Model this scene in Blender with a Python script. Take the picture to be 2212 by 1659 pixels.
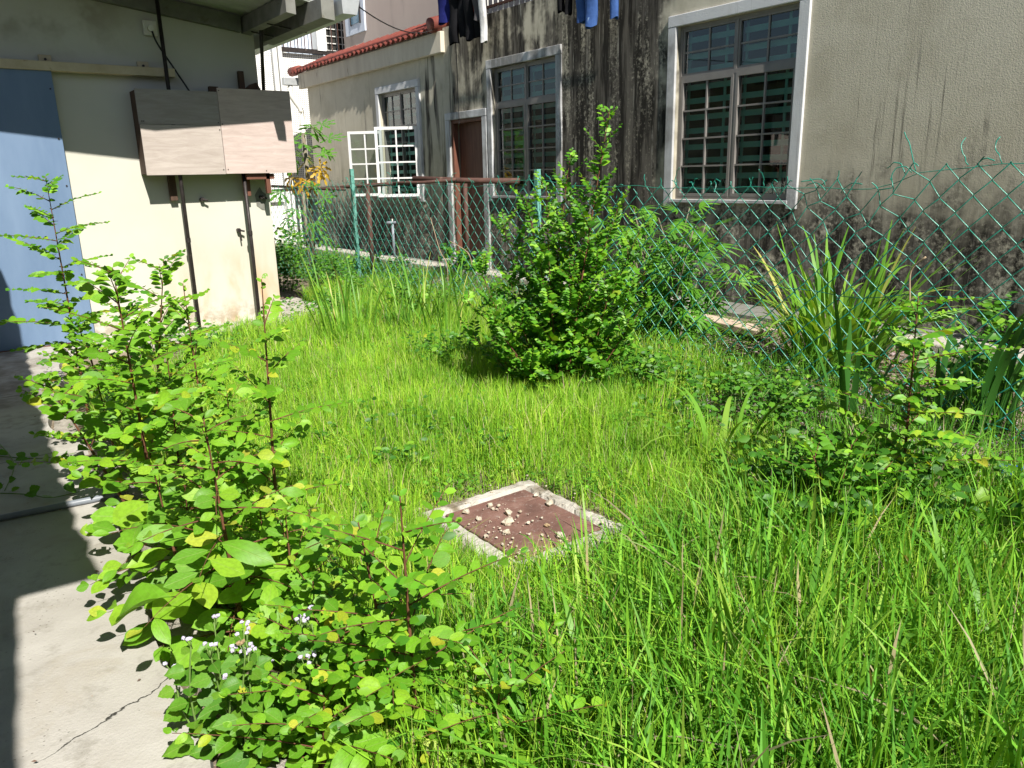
import bpy, math, random
import numpy as np
from mathutils import Vector, Matrix
random.seed(7); rng = np.random.default_rng(11)
for o in list(bpy.data.objects): bpy.data.objects.remove(o)
scene = bpy.context.scene; COL = scene.collection
# ------------------------------------------------------------------ camera
PW, PH, FPX = 2212, 1659, 1650.0            # picture frame in the units used for sighting
CAM = Vector((0, 0, 1.35))
def _basis():
    a = Vector((-170-PW/2, -(408-PH/2), -FPX)).normalized()
    b = Vector((3378-PW/2, -(330-PH/2), -FPX)).normalized()
    z = b.cross(a).normalized(); m = (a+b).normalized(); n = z.cross(m)
    Y = (m+n)/math.sqrt(2); X = (m-n)/math.sqrt(2)
    return X, Y, z
BX, BY, BZ = _basis()
CR = Matrix((BX, BY, BZ))                    # camera -> world rotation
cam = bpy.data.cameras.new('camera'); camo = bpy.data.objects.new('camera', cam); COL.objects.link(camo)
camo.matrix_world = Matrix.Translation(CAM) @ CR.to_4x4()
cam.sensor_width = 36; cam.lens = FPX/PW*36; cam.clip_start = 0.02; cam.clip_end = 500
scene.camera = camo
# ------------------------------------------------------------------ light
SUN_DIR = Vector((0.185, 1.0, -1.08)).normalized()       # the way the light travels
SUN_EL = math.asin(-SUN_DIR.z)
w = bpy.data.worlds.new('World'); scene.world = w; w.use_nodes = True
nt = w.node_tree; bg = nt.nodes['Background']; sky = nt.nodes.new('ShaderNodeTexSky')
sky.sky_type = 'NISHITA'; sky.sun_disc = False; sky.sun_elevation = SUN_EL
sky.sun_rotation = math.atan2(-SUN_DIR.x, -SUN_DIR.y)
sky.air_density = 1.0; sky.dust_density = 0.6
nt.links.new(sky.outputs[0], bg.inputs[0]); bg.inputs[1].default_value = 0.05
sl = bpy.data.lights.new('sun', 'SUN'); sl.energy = 5.0; sl.angle = math.radians(0.55); sl.color = (1, 0.95, 0.86)
slo = bpy.data.objects.new('sun', sl); COL.objects.link(slo)
slo.rotation_euler = SUN_DIR.to_track_quat('-Z', 'Y').to_euler(); slo.location = (-3, -12, 14)
vs = scene.view_settings; vs.view_transform = 'Standard'; vs.look = 'None'; vs.gamma = 1; vs.use_curve_mapping = False
vs.exposure = 0.85
scene.cycles.max_bounces = 5; scene.cycles.diffuse_bounces = 3; scene.cycles.glossy_bounces = 2; scene.cycles.transmission_bounces = 4; scene.cycles.transparent_max_bounces = 10
# ------------------------------------------------------------------ helpers
def at(px, py, axis, val):
    d = CR @ Vector((px-PW/2, -(py-PH/2), -FPX)); return CAM + d*((val-CAM[axis])/d[axis])
def gp(px, py, z=0.0): return at(px, py, 2, z)
def mesh(name, v, f, mat=None, smooth=False):
    me = bpy.data.meshes.new(name); me.from_pydata([tuple(p) for p in v], [], [tuple(q) for q in f]); me.update()
    if mat: me.materials.append(mat)
    if smooth: me.polygons.foreach_set('use_smooth', [True]*len(me.polygons))
    return me
def link(name, data, parent=None, mw=None):
    o = bpy.data.objects.new(name, data); COL.objects.link(o)
    if parent: o.parent = parent
    if mw is not None: o.matrix_local = mw
    return o
def tag(o, label=None, cat=None, group=None, kind=None):
    if label: o['label'] = label
    if cat: o['category'] = cat
    if group: o['group'] = group
    if kind: o['kind'] = kind
    return o
def thing(name, loc, label, cat, group=None):
    o = bpy.data.objects.new(name, None); COL.objects.link(o); o.location = loc; o.empty_display_size = 0.1
    return tag(o, label, cat, group)
class MB:
    """collects geometry in world coordinates"""
    def __init__(s): s.v = []; s.f = []
    def add(s, v, f):
        n = len(s.v); s.v += [Vector(p) for p in v]; s.f += [tuple(i+n for i in q) for q in f]; return s
    def box(s, a, b):
        (x0, y0, z0), (x1, y1, z1) = a, b
        return s.add([(x0,y0,z0),(x1,y0,z0),(x1,y1,z0),(x0,y1,z0),(x0,y0,z1),(x1,y0,z1),(x1,y1,z1),(x0,y1,z1)],
            [(0,3,2,1),(4,5,6,7),(0,1,5,4),(1,2,6,5),(2,3,7,6),(3,0,4,7)])
    def hexa(s, lo, hi):
        return s.add(list(lo)+list(hi), [(0,3,2,1),(4,5,6,7),(0,1,5,4),(1,2,6,5),(2,3,7,6),(3,0,4,7)])
    def tube(s, pts, r, n=5, cap=True):
        pts = [Vector(p) for p in pts]; m = len(pts); rr = r if isinstance(r, (list, tuple)) else [r]*m
        v = []; up = Vector((0.31, 0.17, 0.93)).normalized()
        t0 = (pts[1]-pts[0]).normalized()
        if abs(t0.dot(up)) > .9: up = Vector((1, .1, 0)).normalized()
        a = t0.cross(up).normalized()
        for i, p in enumerate(pts):
            t = (pts[min(i+1, m-1)]-pts[max(i-1, 0)]).normalized()
            a = (a - t*a.dot(t)).normalized(); b = t.cross(a)
            for k in range(n):
                c = 2*math.pi*k/n; v.append(p + (a*math.cos(c)+b*math.sin(c))*rr[i])
        f = [(i*n+k, i*n+(k+1) % n, (i+1)*n+(k+1) % n, (i+1)*n+k) for i in range(m-1) for k in range(n)]
        if cap: f += [tuple(range(n))[::-1], tuple(range((m-1)*n, m*n))]
        return s.add(v, f)
    def build(s, name, mat, parent=None, smooth=False, bevel=0):
        off = parent_world(parent)
        o = link(name, mesh(name, [p-off for p in s.v], s.f, mat, smooth), parent)
        if bevel:
            md = o.modifiers.new('bevel', 'BEVEL'); md.width = bevel; md.segments = 2; md.limit_method = 'ANGLE'
        return o
def parent_world(p):
    v = Vector((0, 0, 0))
    while p is not None: v = v + p.location; p = p.parent
    return v
def smooth_pts(pts, n=4):
    """Catmull-Rom through the points"""
    P = [Vector(p) for p in pts]; out = []
    for i in range(len(P)-1):
        a, b, c, d = P[max(i-1, 0)], P[i], P[i+1], P[min(i+2, len(P)-1)]
        for k in range(n):
            t = k/n
            out.append(.5*((2*b)+(c-a)*t+(2*a-5*b+4*c-d)*t*t+(3*b-a-3*c+d)*t**3))
    return out+[P[-1]]
# ------------------------------------------------------------------ materials
def newmat(name):
    m = bpy.data.materials.new(name); m.use_nodes = True
    return m, m.node_tree, m.node_tree.nodes['Principled BSDF']
class G:
    """tiny node-graph helper"""
    def __init__(s, nt): s.nt = nt; s.pos = None
    def n(s, t, **k):
        x = s.nt.nodes.new(t)
        for a, b in k.items(): setattr(x, a, b)
        return x
    def l(s, a, b): s.nt.links.new(a, b)
    def _in(s, node, i, val):
        if hasattr(val, 'is_output'): s.l(val, node.inputs[i])
        elif val is not None: node.inputs[i].default_value = val
    def coord(s, scale=(1, 1, 1), kind='Object', loc=(0, 0, 0)):
        if kind == 'World': o = s.n('ShaderNodeNewGeometry').outputs['Position']
        else: o = s.n('ShaderNodeTexCoord').outputs[kind]
        mp = s.n('ShaderNodeMapping'); mp.inputs['Scale'].default_value = scale; mp.inputs['Location'].default_value = loc
        s.l(o, mp.inputs[0]); return mp.outputs[0]
    def noise(s, vec, scale, detail=4, rough=.55, dist=0):
        detail = min(detail, 4)
        x = s.n('ShaderNodeTexNoise'); s.l(vec, x.inputs['Vector'])
        x.inputs['Scale'].default_value = scale; x.inputs['Detail'].default_value = detail
        x.inputs['Roughness'].default_value = rough; x.inputs['Distortion'].default_value = dist
        return x.outputs['Fac']
    def ramp(s, fac, stops):
        x = s.n('ShaderNodeValToRGB'); e = x.color_ramp.elements
        while len(e) < len(stops): e.new(.5)
        for el, (p, c) in zip(e, stops): el.position = p; el.color = c if len(c) == 4 else (*c, 1)
        s.l(fac, x.inputs[0]); return x.outputs[0]
    def math(s, op, a, b=None, c=None, clamp=False):
        x = s.n('ShaderNodeMath', operation=op, use_clamp=clamp)
        s._in(x, 0, a); s._in(x, 1, b)
        if c is not None: s._in(x, 2, c)
        return x.outputs[0]
    def mr(s, v, a, b, c=0., d=1.):
        x = s.n('ShaderNodeMapRange', interpolation_type='SMOOTHSTEP')
        s._in(x, 0, v)
        for i, q in enumerate((a, b, c, d)): x.inputs[i+1].default_value = q
        return x.outputs[0]
    def mix(s, fac, a, b, mode='MIX'):
        x = s.n('ShaderNodeMix', data_type='RGBA', blend_type=mode)
        s._in(x, 0, fac); s._in(x, 6, a if hasattr(a, 'is_output') else (*a, 1)); s._in(x, 7, b if hasattr(b, 'is_output') else (*b, 1))
        return x.outputs[2]
    def bump(s, h, strength=.3, dist=.01):
        x = s.n('ShaderNodeBump'); x.inputs['Strength'].default_value = strength; x.inputs['Distance'].default_value = dist
        s.l(h, x.inputs['Height']); return x.outputs[0]
    def sep(s, vec):
        x = s.n('ShaderNodeSeparateXYZ'); s.l(vec, x.inputs[0]); return x.outputs
def plain(name, c1, c2=None, scale=6, rough=.7, bump=.15, metal=0, stretch=(1, 1, 1), detail=5, dirt=None, dirt_scale=2.5, dirt_lo=.55, spec=.35, bdist=.01):
    m, nt, p = newmat(name); g = G(nt); v = g.coord(stretch, 'World')
    c2 = c2 or tuple(x*.75 for x in c1)
    f = g.noise(v, scale, detail, .6); col = g.ramp(f, [(.3, c2), (.7, c1)])
    if dirt:
        d = g.noise(v, dirt_scale, 6, .65, .4); col = g.mix(g.mr(d, dirt_lo, dirt_lo+.15), col, dirt)
    g.l(col, p.inputs['Base Color']); p.inputs['Roughness'].default_value = rough; p.inputs['Metallic'].default_value = metal
    p.inputs['Specular IOR Level'].default_value = spec
    if bump: g.l(g.bump(g.noise(v, scale*5, 5, .65), bump, bdist), p.inputs['Normal'])
    return m
def leafmat(name, attr=None, c=((.055, .15, .012), (.10, .24, .018), (.19, .33, .03)), trans=.36, veins=True, rough=.45, spec=.3):
    """leaf: colour by object random or by a vertex attribute, veins from UV, light through the blade"""
    m, nt, p = newmat(name); g = G(nt)
    if attr:
        a = g.n('ShaderNodeAttribute', attribute_name=attr); col = a.outputs['Color']
    else:
        oi = g.n('ShaderNodeObjectInfo'); col = g.ramp(oi.outputs['Random'], [(0, c[0]), (.5, c[1]), (.93, c[2]), (1, c[3] if len(c) > 3 else c[2])])
    if veins:
        uv = g.n('ShaderNodeUVMap'); x = g.sep(uv.outputs[0])
        au = g.math('ABSOLUTE', g.math('SUBTRACT', x[0], .5))
        mid = g.mr(au, .012, .035, 1, 0)
        wv = g.math('SINE', g.math('MULTIPLY', g.math('SUBTRACT', x[1], g.math('MULTIPLY', au, .55)), 52.))
        sv = g.mr(wv, .86, 1.0, 0, .35)
        vf = g.math('MAXIMUM', mid, sv)
        col = g.mix(g.math('MULTIPLY', vf, .55), col, g.mix(.6, col, (.34, .48, .12)))
        nz = g.noise(uv.outputs[0], 7, 3); col = g.mix(g.mr(nz, .35, .7, 0, .5), col, g.mix(.55, col, (.07, .11, .01)))
        g.l(g.bump(g.math('SUBTRACT', 1., vf), .25, .002), p.inputs['Normal'])
    g.l(col, p.inputs['Base Color']); p.inputs['Roughness'].default_value = rough; p.inputs['Specular IOR Level'].default_value = spec
    tr = g.n('ShaderNodeBsdfTranslucent'); tc = g.mix(1., col, (1.25, 1.1, .45), 'MULTIPLY'); g.l(tc, tr.inputs[0])
    mx = g.n('ShaderNodeMixShader'); mx.inputs[0].default_value = trans
    g.l(p.outputs[0], mx.inputs[1]); g.l(tr.outputs[0], mx.inputs[2])
    g.l(mx.outputs[0], nt.nodes['Material Output'].inputs[0]); return m

M = {}
# ground
m, nt, p = newmat('soil'); g = G(nt); v = g.coord(kind='World')
f1 = g.noise(v, 3, 6, .6); f2 = g.noise(v, 45, 5, .7)
col = g.mix(g.mr(f1, .4, .65), (.10, .075, .045), (.26, .21, .15)); col = g.mix(g.mr(f2, .5, .7), col, (.36, .31, .25))
g.l(col, p.inputs['Base Color']); p.inputs['Roughness'].default_value = .95; g.l(g.bump(f2, .6, .02), p.inputs['Normal']); M['soil'] = m
m, nt, p = newmat('concrete'); g = G(nt); v = g.coord(kind='World'); x = g.sep(v)
f1 = g.noise(v, 1.6, 7, .6, .3); f2 = g.noise(v, 9, 7, .68); f3 = g.noise(v, 120, 4, .6)
col = g.ramp(f1, [(.3, (.28, .262, .235)), (.55, (.385, .368, .338)), (.75, (.46, .447, .42))])
col = g.mix(g.mr(f2, .5, .70, 0, .6), col, (.22, .205, .175)); col = g.mix(g.mr(g.noise(v, 3.7, 4, .65, .6), .52, .68, 0, .4), col, (.30, .265, .21))
pits = g.n('ShaderNodeTexVoronoi'); g.l(v, pits.inputs['Vector']); pits.inputs['Scale'].default_value = 60
pit = g.math('MULTIPLY', g.mr(pits.outputs['Distance'], .10, .2, 1, 0), g.mr(g.noise(v, 5, 4), .52, .62))
col = g.mix(g.math('MULTIPLY', pit, .65), col, (.12, .105, .085))
# a wandering crack across the near slab
cy = g.math('ADD', g.math('ADD', 1.885, g.math('MULTIPLY', x[0], .42)), g.math('MULTIPLY', g.math('SUBTRACT', g.noise(v, 11, 5, .6), .5), .085))
ck = g.mr(g.math('ABSOLUTE', g.math('SUBTRACT', x[1], cy)), .0008, .0042, 1, 0)
ck = g.math('MULTIPLY', ck, g.mr(x[0], -.02, .06)); col = g.mix(ck, col, (.03, .028, .024))
grime = g.math('MULTIPLY', g.mr(g.noise(v, 2.3, 6, .7), .45, .66), g.mr(x[1], 3.9, 5.5)); col = g.mix(g.math('MULTIPLY', grime, .75), col, (.13, .105, .075))
h = g.math('SUBTRACT', g.math('ADD', f3, g.math('MULTIPLY', f2, .7)), g.math('ADD', g.math('MULTIPLY', pit, 1.2), g.math('MULTIPLY', ck, 3.)))
g.l(col, p.inputs['Base Color']); p.inputs['Roughness'].default_value = .86; g.l(g.bump(h, .35, .006), p.inputs['Normal']); M['concrete'] = m
M['kerb'] = plain('rough_kerb', (.42, .39, .34), (.2, .18, .15), 14, .92, .6, dirt=(.10, .09, .06), dirt_scale=7, bdist=.02)
M['kerb2'] = plain('pale_kerb', (.50, .47, .42), (.30, .28, .24), 9, .92, .5, dirt=(.16, .13, .09), dirt_scale=5, bdist=.02)
M['stone'] = plain('stone', (.58, .52, .43), (.36, .30, .22), 30, .9, .6, bdist=.01)
M['stone2'] = plain('ochre_stone', (.5, .36, .2), (.34, .25, .15), 30, .9, .6, bdist=.01)
# left house
m, nt, p = newmat('cream_plaster'); g = G(nt); v = g.coord(kind='World'); x = g.sep(v); vs_ = g.coord((1, 1, .35), 'World')
col = g.ramp(g.noise(v, 1.2, 4), [(.3, (.47, .46, .395)), (.7, (.53, .525, .465))])
low = g.math('MULTIPLY', g.mr(x[2], 1.0, .1), g.mr(g.noise(vs_, 2.6, 6, .6, .5), .34, .62)); low = g.math('MULTIPLY', low, g.mr(x[0], 1.2, 2.1))
col = g.mix(g.math('MULTIPLY', low, .9), col, (.50, .30, .13))
high_blot = g.math('MULTIPLY', g.mr(x[2], 2.15, 2.75), g.mr(g.noise(v, 2.2, 6, .62), .47, .68)); high_blot = g.math('MULTIPLY', high_blot, g.mr(x[0], 2.0, 1.2))
col = g.mix(g.math('MULTIPLY', high_blot, .6), col, (.16, .12, .06))  # brown blotches, stronger towards the top and left of the wall
mud = g.math('MULTIPLY', g.mr(x[2], .32, .06), g.mr(g.noise(v, 9, 4, .7), .42, .62)); col = g.mix(g.math('MULTIPLY', mud, .6), col, (.20, .15, .09))
spk = g.mr(g.noise(v, 30, 6, .75), .66, .76); col = g.mix(g.math('MULTIPLY', spk, .35), col, (.3, .27, .18))
g.l(col, p.inputs['Base Color']); p.inputs['Roughness'].default_value = .85; g.l(g.bump(g.noise(v, 70, 5, .6), .18, .004), p.inputs['Normal']); M['cream'] = m
m, nt, p = newmat('blue_paint'); g = G(nt); v = g.coord((1, 1, .25), 'World')
col = g.ramp(g.noise(v, 4, 6, .6), [(.3, (.10, .165, .275)), (.7, (.15, .225, .345))]); g.l(col, p.inputs['Base Color']); p.inputs['Roughness'].default_value = .6
g.l(g.bump(g.noise(v, 60, 3), .05, .002), p.inputs['Normal']); M['blue'] = m
M['rail'] = plain('rail_paint', (.56, .48, .33), (.44, .36, .23), 7, .6, .08, dirt=(.2, .12, .06), dirt_scale=8, dirt_lo=.6)
m, nt, p = newmat('plywood'); g = G(nt)
oi = g.n('ShaderNodeObjectInfo'); tc = g.n('ShaderNodeTexCoord')
mp = g.n('ShaderNodeMapping'); g.l(tc.outputs['Object'], mp.inputs[0]); mp.inputs['Scale'].default_value = (1.3, 1, 9)
ad = g.n('ShaderNodeVectorMath', operation='ADD'); g.l(mp.outputs[0], ad.inputs[0]); g.l(oi.outputs['Color'], ad.inputs[1])
gr = g.noise(ad.outputs[0], 3.2, 8, .62, .8); fine = g.noise(ad.outputs[0], 22, 6, .7)
col = g.ramp(gr, [(.25, (.30, .265, .245)), (.5, (.355, .32, .30)), (.75, (.42, .385, .365))])
col = g.mix(g.mr(fine, .55, .78, 0, .35), col, (.19, .16, .145)); col = g.mix(1., col, oi.outputs['Color'], 'MULTIPLY')
g.l(col, p.inputs['Base Color']); p.inputs['Roughness'].default_value = .85; g.l(g.bump(fine, .2, .003), p.inputs['Normal']); M['ply'] = m
M['darksteel'] = plain('dark_steel', (.045, .038, .036), (.02, .016, .016), 20, .5, .1, metal=.3, dirt=(.16, .13, .11), dirt_scale=12, dirt_lo=.62)
M['darkwood'] = plain('dark_wood', (.10, .06, .04), (.05, .03, .02), 12, .8, .2, stretch=(1, 1, .2))
M['redwood'] = plain('red_brown_wood', (.17, .07, .045), (.09, .035, .022), 10, .6, .12, stretch=(3, 3, .3))
M['purlin'] = plain('grey_purlin', (.20, .20, .18), (.13, .13, .115), 8, .7, .1, dirt=(.12, .11, .08), dirt_scale=9, dirt_lo=.58)
M['galv'] = plain('galvanised', (.55, .57, .58), (.42, .44, .45), 10, .45, .04, metal=.55)
M['sheet'] = plain('roof_sheet', (.34, .36, .33), (.28, .30, .275), 4, .6, .05)
M['plastic'] = plain('white_plastic', (.72, .70, .62), (.6, .58, .5), 10, .5, .04, dirt=(.3, .26, .18), dirt_scale=20, dirt_lo=.62)
M['black'] = plain('black_cable', (.02, .02, .02), (.015, .015, .015), 8, .5, 0)
M['pvc'] = plain('grey_pvc', (.22, .24, .28), (.17, .19, .22), 8, .4, .03)
M['pvcw'] = plain('white_pvc', (.78, .77, .72), (.68, .66, .6), 6, .5, .04, dirt=(.4, .36, .3), dirt_scale=6, dirt_lo=.6)
M['cement'] = plain('cement_patch', (.22, .22, .2), (.14, .14, .12), 18, .9, .3)
# right house: weathered plaster
def stained(name, base1, base2, amount, black=True):
    m, nt, p = newmat(name); g = G(nt); v = g.coord(kind='World'); x = g.sep(v)
    vs_ = g.coord((1, 1, .10), 'World'); vs2 = g.coord((1, 1, .03), 'World')
    base = g.ramp(g.noise(v, .9, 5), [(.3, base1), (.7, base2)])
    wob = g.math('MULTIPLY', g.math('SUBTRACT', g.noise(v, 1.4, 6, .65), .5), 1.6)
    yy = g.math('ADD', x[1], wob)
    streak = g.noise(vs_, 4.2, 8, .68, .25); streak2 = g.noise(vs2, 22, 6, .7, .1); blot = g.noise(v, 2.3, 8, .68, .3); fine = g.noise(v, 26, 7, .75)
    # the dark bay between the windows
    bay = g.math('MULTIPLY', g.mr(yy, 5.55, 6.3), g.mr(yy, 10.5, 9.7))
    bay = g.math('MULTIPLY', bay, g.mr(g.math('ADD', g.math('MULTIPLY', streak, .65), g.math('MULTIPLY', blot, .45)), .44, .60))
    bay2 = g.math('MULTIPLY', g.math('MULTIPLY', g.mr(yy, 5.7, 6.1), g.mr(yy, 8.1, 7.4)), g.mr(g.math('ADD', g.math('MULTIPLY', streak, .6), g.math('MULTIPLY', fine, .4)), .34, .50))
    # rising damp along the foot of the wall
    hz = g.math('ADD', x[2], g.math('MULTIPLY', g.math('SUBTRACT', g.math('ADD', g.math('MULTIPLY', blot, .6), g.math('MULTIPLY', streak, .4)), .5), 2.6))
    foot = g.math('MULTIPLY', g.mr(hz, 1.45, .75), g.mr(g.math('ADD', g.math('MULTIPLY', fine, .5), g.math('MULTIPLY', blot, .55)), .34, .55))
    # runs near the seam and thin runs elsewhere
    seam = g.math('MULTIPLY', g.math('MULTIPLY', g.mr(yy, 9.6, 10.4), g.mr(yy, 11.4, 10.8)), g.mr(streak, .47, .62))
    runs = g.math('MULTIPLY', g.mr(streak2, .56, .68), g.mr(g.noise(v, 1.1, 4), .44, .60))
    far = g.math('MULTIPLY', g.math('MULTIPLY', g.mr(yy, 10.5, 11.5), g.mr(x[2], 2.1, .9)), g.mr(streak, .5, .66))
    dk = g.math('MAXIMUM', g.math('MAXIMUM', bay, bay2), g.math('MAXIMUM', foot, seam))
    dk = g.math('MAXIMUM', dk, g.math('MULTIPLY', g.math('MAXIMUM', runs, far), .7))
    dk = g.math('MULTIPLY', dk, amount)
    grey = g.mix(g.mr(g.noise(vs_, 9, 7, .7), .42, .62), (.020, .018, .015), (.11, .10, .085)); grey = g.mix(g.math('MULTIPLY', g.mr(streak2, .56, .66), g.mr(blot, .45, .62)), grey, (.26, .25, .22))
    soft = g.math('MULTIPLY', g.mr(blot, .42, .7), .35 if black else .2)
    col = g.mix(soft, base, (.30, .265, .19)); col = g.mix(dk, col, grey)
    g.l(col, p.inputs['Base Color']); p.inputs['Roughness'].default_value = .92; p.inputs['Specular IOR Level'].default_value = .2
    hh = g.math('ADD', g.noise(v, 90, 4, .6), g.math('MULTIPLY', g.noise(vs_, 60, 4), .5))
    g.l(g.bump(hh, .35, .006), p.inputs['Normal']); return m
M['wall'] = stained('weathered_plaster', (.47, .435, .345), (.56, .525, .43), 1.0)
M['surround'] = stained('weathered_white_trim', (.50, .51, .53), (.60, .61, .63), .6, False)
M['fascia'] = plain('fascia_plaster', (.62, .57, .47), (.48, .43, .35), 5, .85, .1, stretch=(1, 1, .2), dirt=(.25, .2, .15), dirt_scale=6, dirt_lo=.58)
M['alu'] = plain('aluminium_frame', (.25, .235, .22), (.20, .185, .175), 6, .45, .02, metal=.2)
M['aluw'] = plain('white_aluminium', (.66, .66, .66), (.58, .58, .58), 6, .4, .02)
M['teal'] = plain('teal_paint', (.26, .60, .50), (.22, .52, .43), 6, .5, .02)
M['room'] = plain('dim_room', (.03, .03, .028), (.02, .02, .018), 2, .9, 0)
m, nt, p = newmat('window_glass'); g = G(nt)
tb = g.n('ShaderNodeBsdfTransparent'); tb.inputs[0].default_value = (.66, .74, .72, 1)
gl = g.n('ShaderNodeBsdfGlossy'); gl.inputs['Roughness'].default_value = .02; gl.inputs[0].default_value = (.9, .95, .95, 1)
fr = g.n('ShaderNodeFresnel'); fr.inputs[0].default_value = 1.5
mx = g.n('ShaderNodeMixShader'); g.l(g.math('MULTIPLY_ADD', fr.outputs[0], .9, .06), mx.inputs[0]); g.l(tb.outputs[0], mx.inputs[1]); g.l(gl.outputs[0], mx.inputs[2])
g.l(mx.outputs[0], nt.nodes['Material Output'].inputs[0]); M['glass'] = m
M['bluepane'] = plain('blue_glass', (.05, .16, .24), (.04, .12, .19), 2, .08, 0, spec=.8)
M['tile'] = plain('red_roof_tile', (.22, .055, .038), (.14, .034, .026), 9, .65, .15, dirt=(.10, .06, .045), dirt_scale=6, dirt_lo=.6)
M['pink'] = plain('pinkish_plaster', (.52, .44, .39), (.47, .39, .35), 2, .9, .12, dirt=(.36, .30, .27), dirt_scale=1.5, stretch=(1, 1, .3))
M['white'] = plain('white_paint', (.76, .76, .74), (.66, .66, .64), 4, .7, .05, dirt=(.4, .37, .33), dirt_scale=4, dirt_lo=.62)
M['bluewhite'] = plain('pale_blue_paint', (.60, .66, .76), (.52, .58, .68), 3, .8, .05)
m, nt, p = newmat('perforated_screen'); g = G(nt); v = g.coord(kind='World'); x = g.sep(v)
sx = g.math('SINE', g.math('MULTIPLY', g.math('ADD', x[0], x[2]), 75.)); sy = g.math('SINE', g.math('MULTIPLY', g.math('SUBTRACT', x[0], x[2]), 75.))
hole = g.mr(g.math('MULTIPLY', sx, sy), .15, .45); col = g.mix(hole, (.76, .76, .74), (.22, .22, .22))
g.l(col, p.inputs['Base Color']); p.inputs['Roughness'].default_value = .6; M['screen'] = m
# metal and cloth
M['wire'] = plain('green_pvc_wire', (.02, .27, .20), (.014, .19, .14), 14, .32, 0, spec=.6)
M['post'] = plain('green_post', (.16, .40, .34), (.09, .26, .22), 16, .6, .15, dirt=(.13, .07, .045), dirt_scale=10, dirt_lo=.57)
M['rust'] = plain('rusty_pipe', (.105, .052, .04), (.06, .03, .024), 14, .8, .2, dirt=(.25, .17, .13), dirt_scale=8, dirt_lo=.6)
m, nt, p = newmat('rusty_plate'); g = G(nt); v = g.coord(kind='World')
col = g.ramp(g.noise(v, 7, 8, .7, .4), [(.3, (.10, .05, .038)), (.55, (.165, .085, .066)), (.75, (.23, .135, .11))])
col = g.mix(g.mr(g.noise(v, 55, 6, .75), .55, .72), col, (.26, .20, .175)); col = g.mix(g.mr(g.noise(v, 14, 6, .7), .62, .74, 0, .6), col, (.24, .10, .05))
g.l(col, p.inputs['Base Color']); p.inputs['Roughness'].default_value = .85; g.l(g.bump(g.noise(v, 60, 5, .7), .4, .005), p.inputs['Normal']); M['plate'] = m
M['timber'] = plain('pale_timber', (.56, .45, .36), (.40, .31, .24), 6, .9, .3, stretch=(6, .6, 6), dirt=(.2, .13, .08), dirt_scale=4, dirt_lo=.6)
def cloth(name, c): return plain(name, c, tuple(x*.6 for x in c), 5, .95, .3, bdist=.02, spec=.1)
M['c_black'] = cloth('black_cloth', (.012, .012, .014)); M['c_grey'] = cloth('grey_cloth', (.09, .085, .09)); M['c_navy'] = cloth('navy_cloth', (.02, .025, .16))
M['c_denim'] = cloth('denim', (.06, .13, .36)); M['c_denim2'] = cloth('washed_denim', (.20, .32, .58)); M['c_white'] = cloth('white_cloth', (.7, .7, .7)); M['c_red'] = cloth('red_cloth', (.25, .03, .03)); M['c_blue'] = cloth('blue_tarp', (.02, .06, .32))
# plants
M['leaf'] = leafmat('shrub_leaf', c=((.11, .30, .016), (.17, .41, .02), (.27, .50, .026), (.5, .5, .04)))
M['leaf_big'] = leafmat('broad_leaf', c=((.11, .29, .02), (.18, .42, .026), (.29, .51, .034), (.5, .5, .06)))
M['leaf_y'] = leafmat('fresh_leaf', c=((.13, .33, .02), (.21, .43, .026), (.33, .49, .035), (.48, .46, .045)))
M['leaf_d'] = leafmat('dense_leaf', c=((.07, .23, .016), (.13, .36, .02), (.24, .46, .028), (.44, .50, .045)))
M['leaf_cass'] = leafmat('palmate_leaf', c=((.05, .20, .016), (.085, .29, .02), (.14, .38, .03)), trans=.4)
M['leaf_heart'] = leafmat('heart_leaf', c=((.14, .32, .03), (.2, .38, .04), (.3, .42, .05)))
M['leaf_weed'] = leafmat('toothed_leaf', c=((.07, .22, .02), (.11, .29, .025), (.16, .34, .03)))
M['leaf_pap'] = leafmat('papaya_leaf', c=((.07, .24, .025), (.1, .3, .03), (.14, .34, .035)))
M['leaf_papy'] = leafmat('yellow_papaya_leaf', c=((.62, .38, .03), (.68, .44, .05), (.6, .33, .03)))
M['blade'] = leafmat('long_blade', c=((.10, .27, .03), (.16, .36, .035), (.26, .43, .06), (.46, .44, .13)), veins=False, trans=.35)
M['blade_d'] = leafmat('strap_blade', c=((.025, .10, .018), (.035, .13, .02), (.05, .17, .026)), veins=False, trans=.25)
M['foliage'] = leafmat('foliage_mass', attr='tint', veins=False)
M['grass'] = leafmat('grass_blade', attr='tint', veins=False, trans=.33, rough=.5, spec=.22)
M['stem'] = plain('red_brown_stem', (.16, .07, .035), (.09, .035, .018), 25, .7, .2)
M['stem_g'] = plain('green_stem', (.16, .26, .06), (.10, .18, .04), 18, .6, .1)
M['trunk'] = plain('pale_trunk', (.24, .21, .15), (.13, .11, .08), 16, .9, .4)
M['dry'] = plain('dry_vine', (.42, .32, .22), (.26, .19, .12), 18, .9, .2)
M['flower'] = plain('lilac_flower', (.60, .56, .70), (.5, .45, .62), 60, .9, .5)
M['seed'] = plain('dry_seed_head', (.42, .31, .17), (.28, .19, .1), 60, .95, .6)
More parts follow.
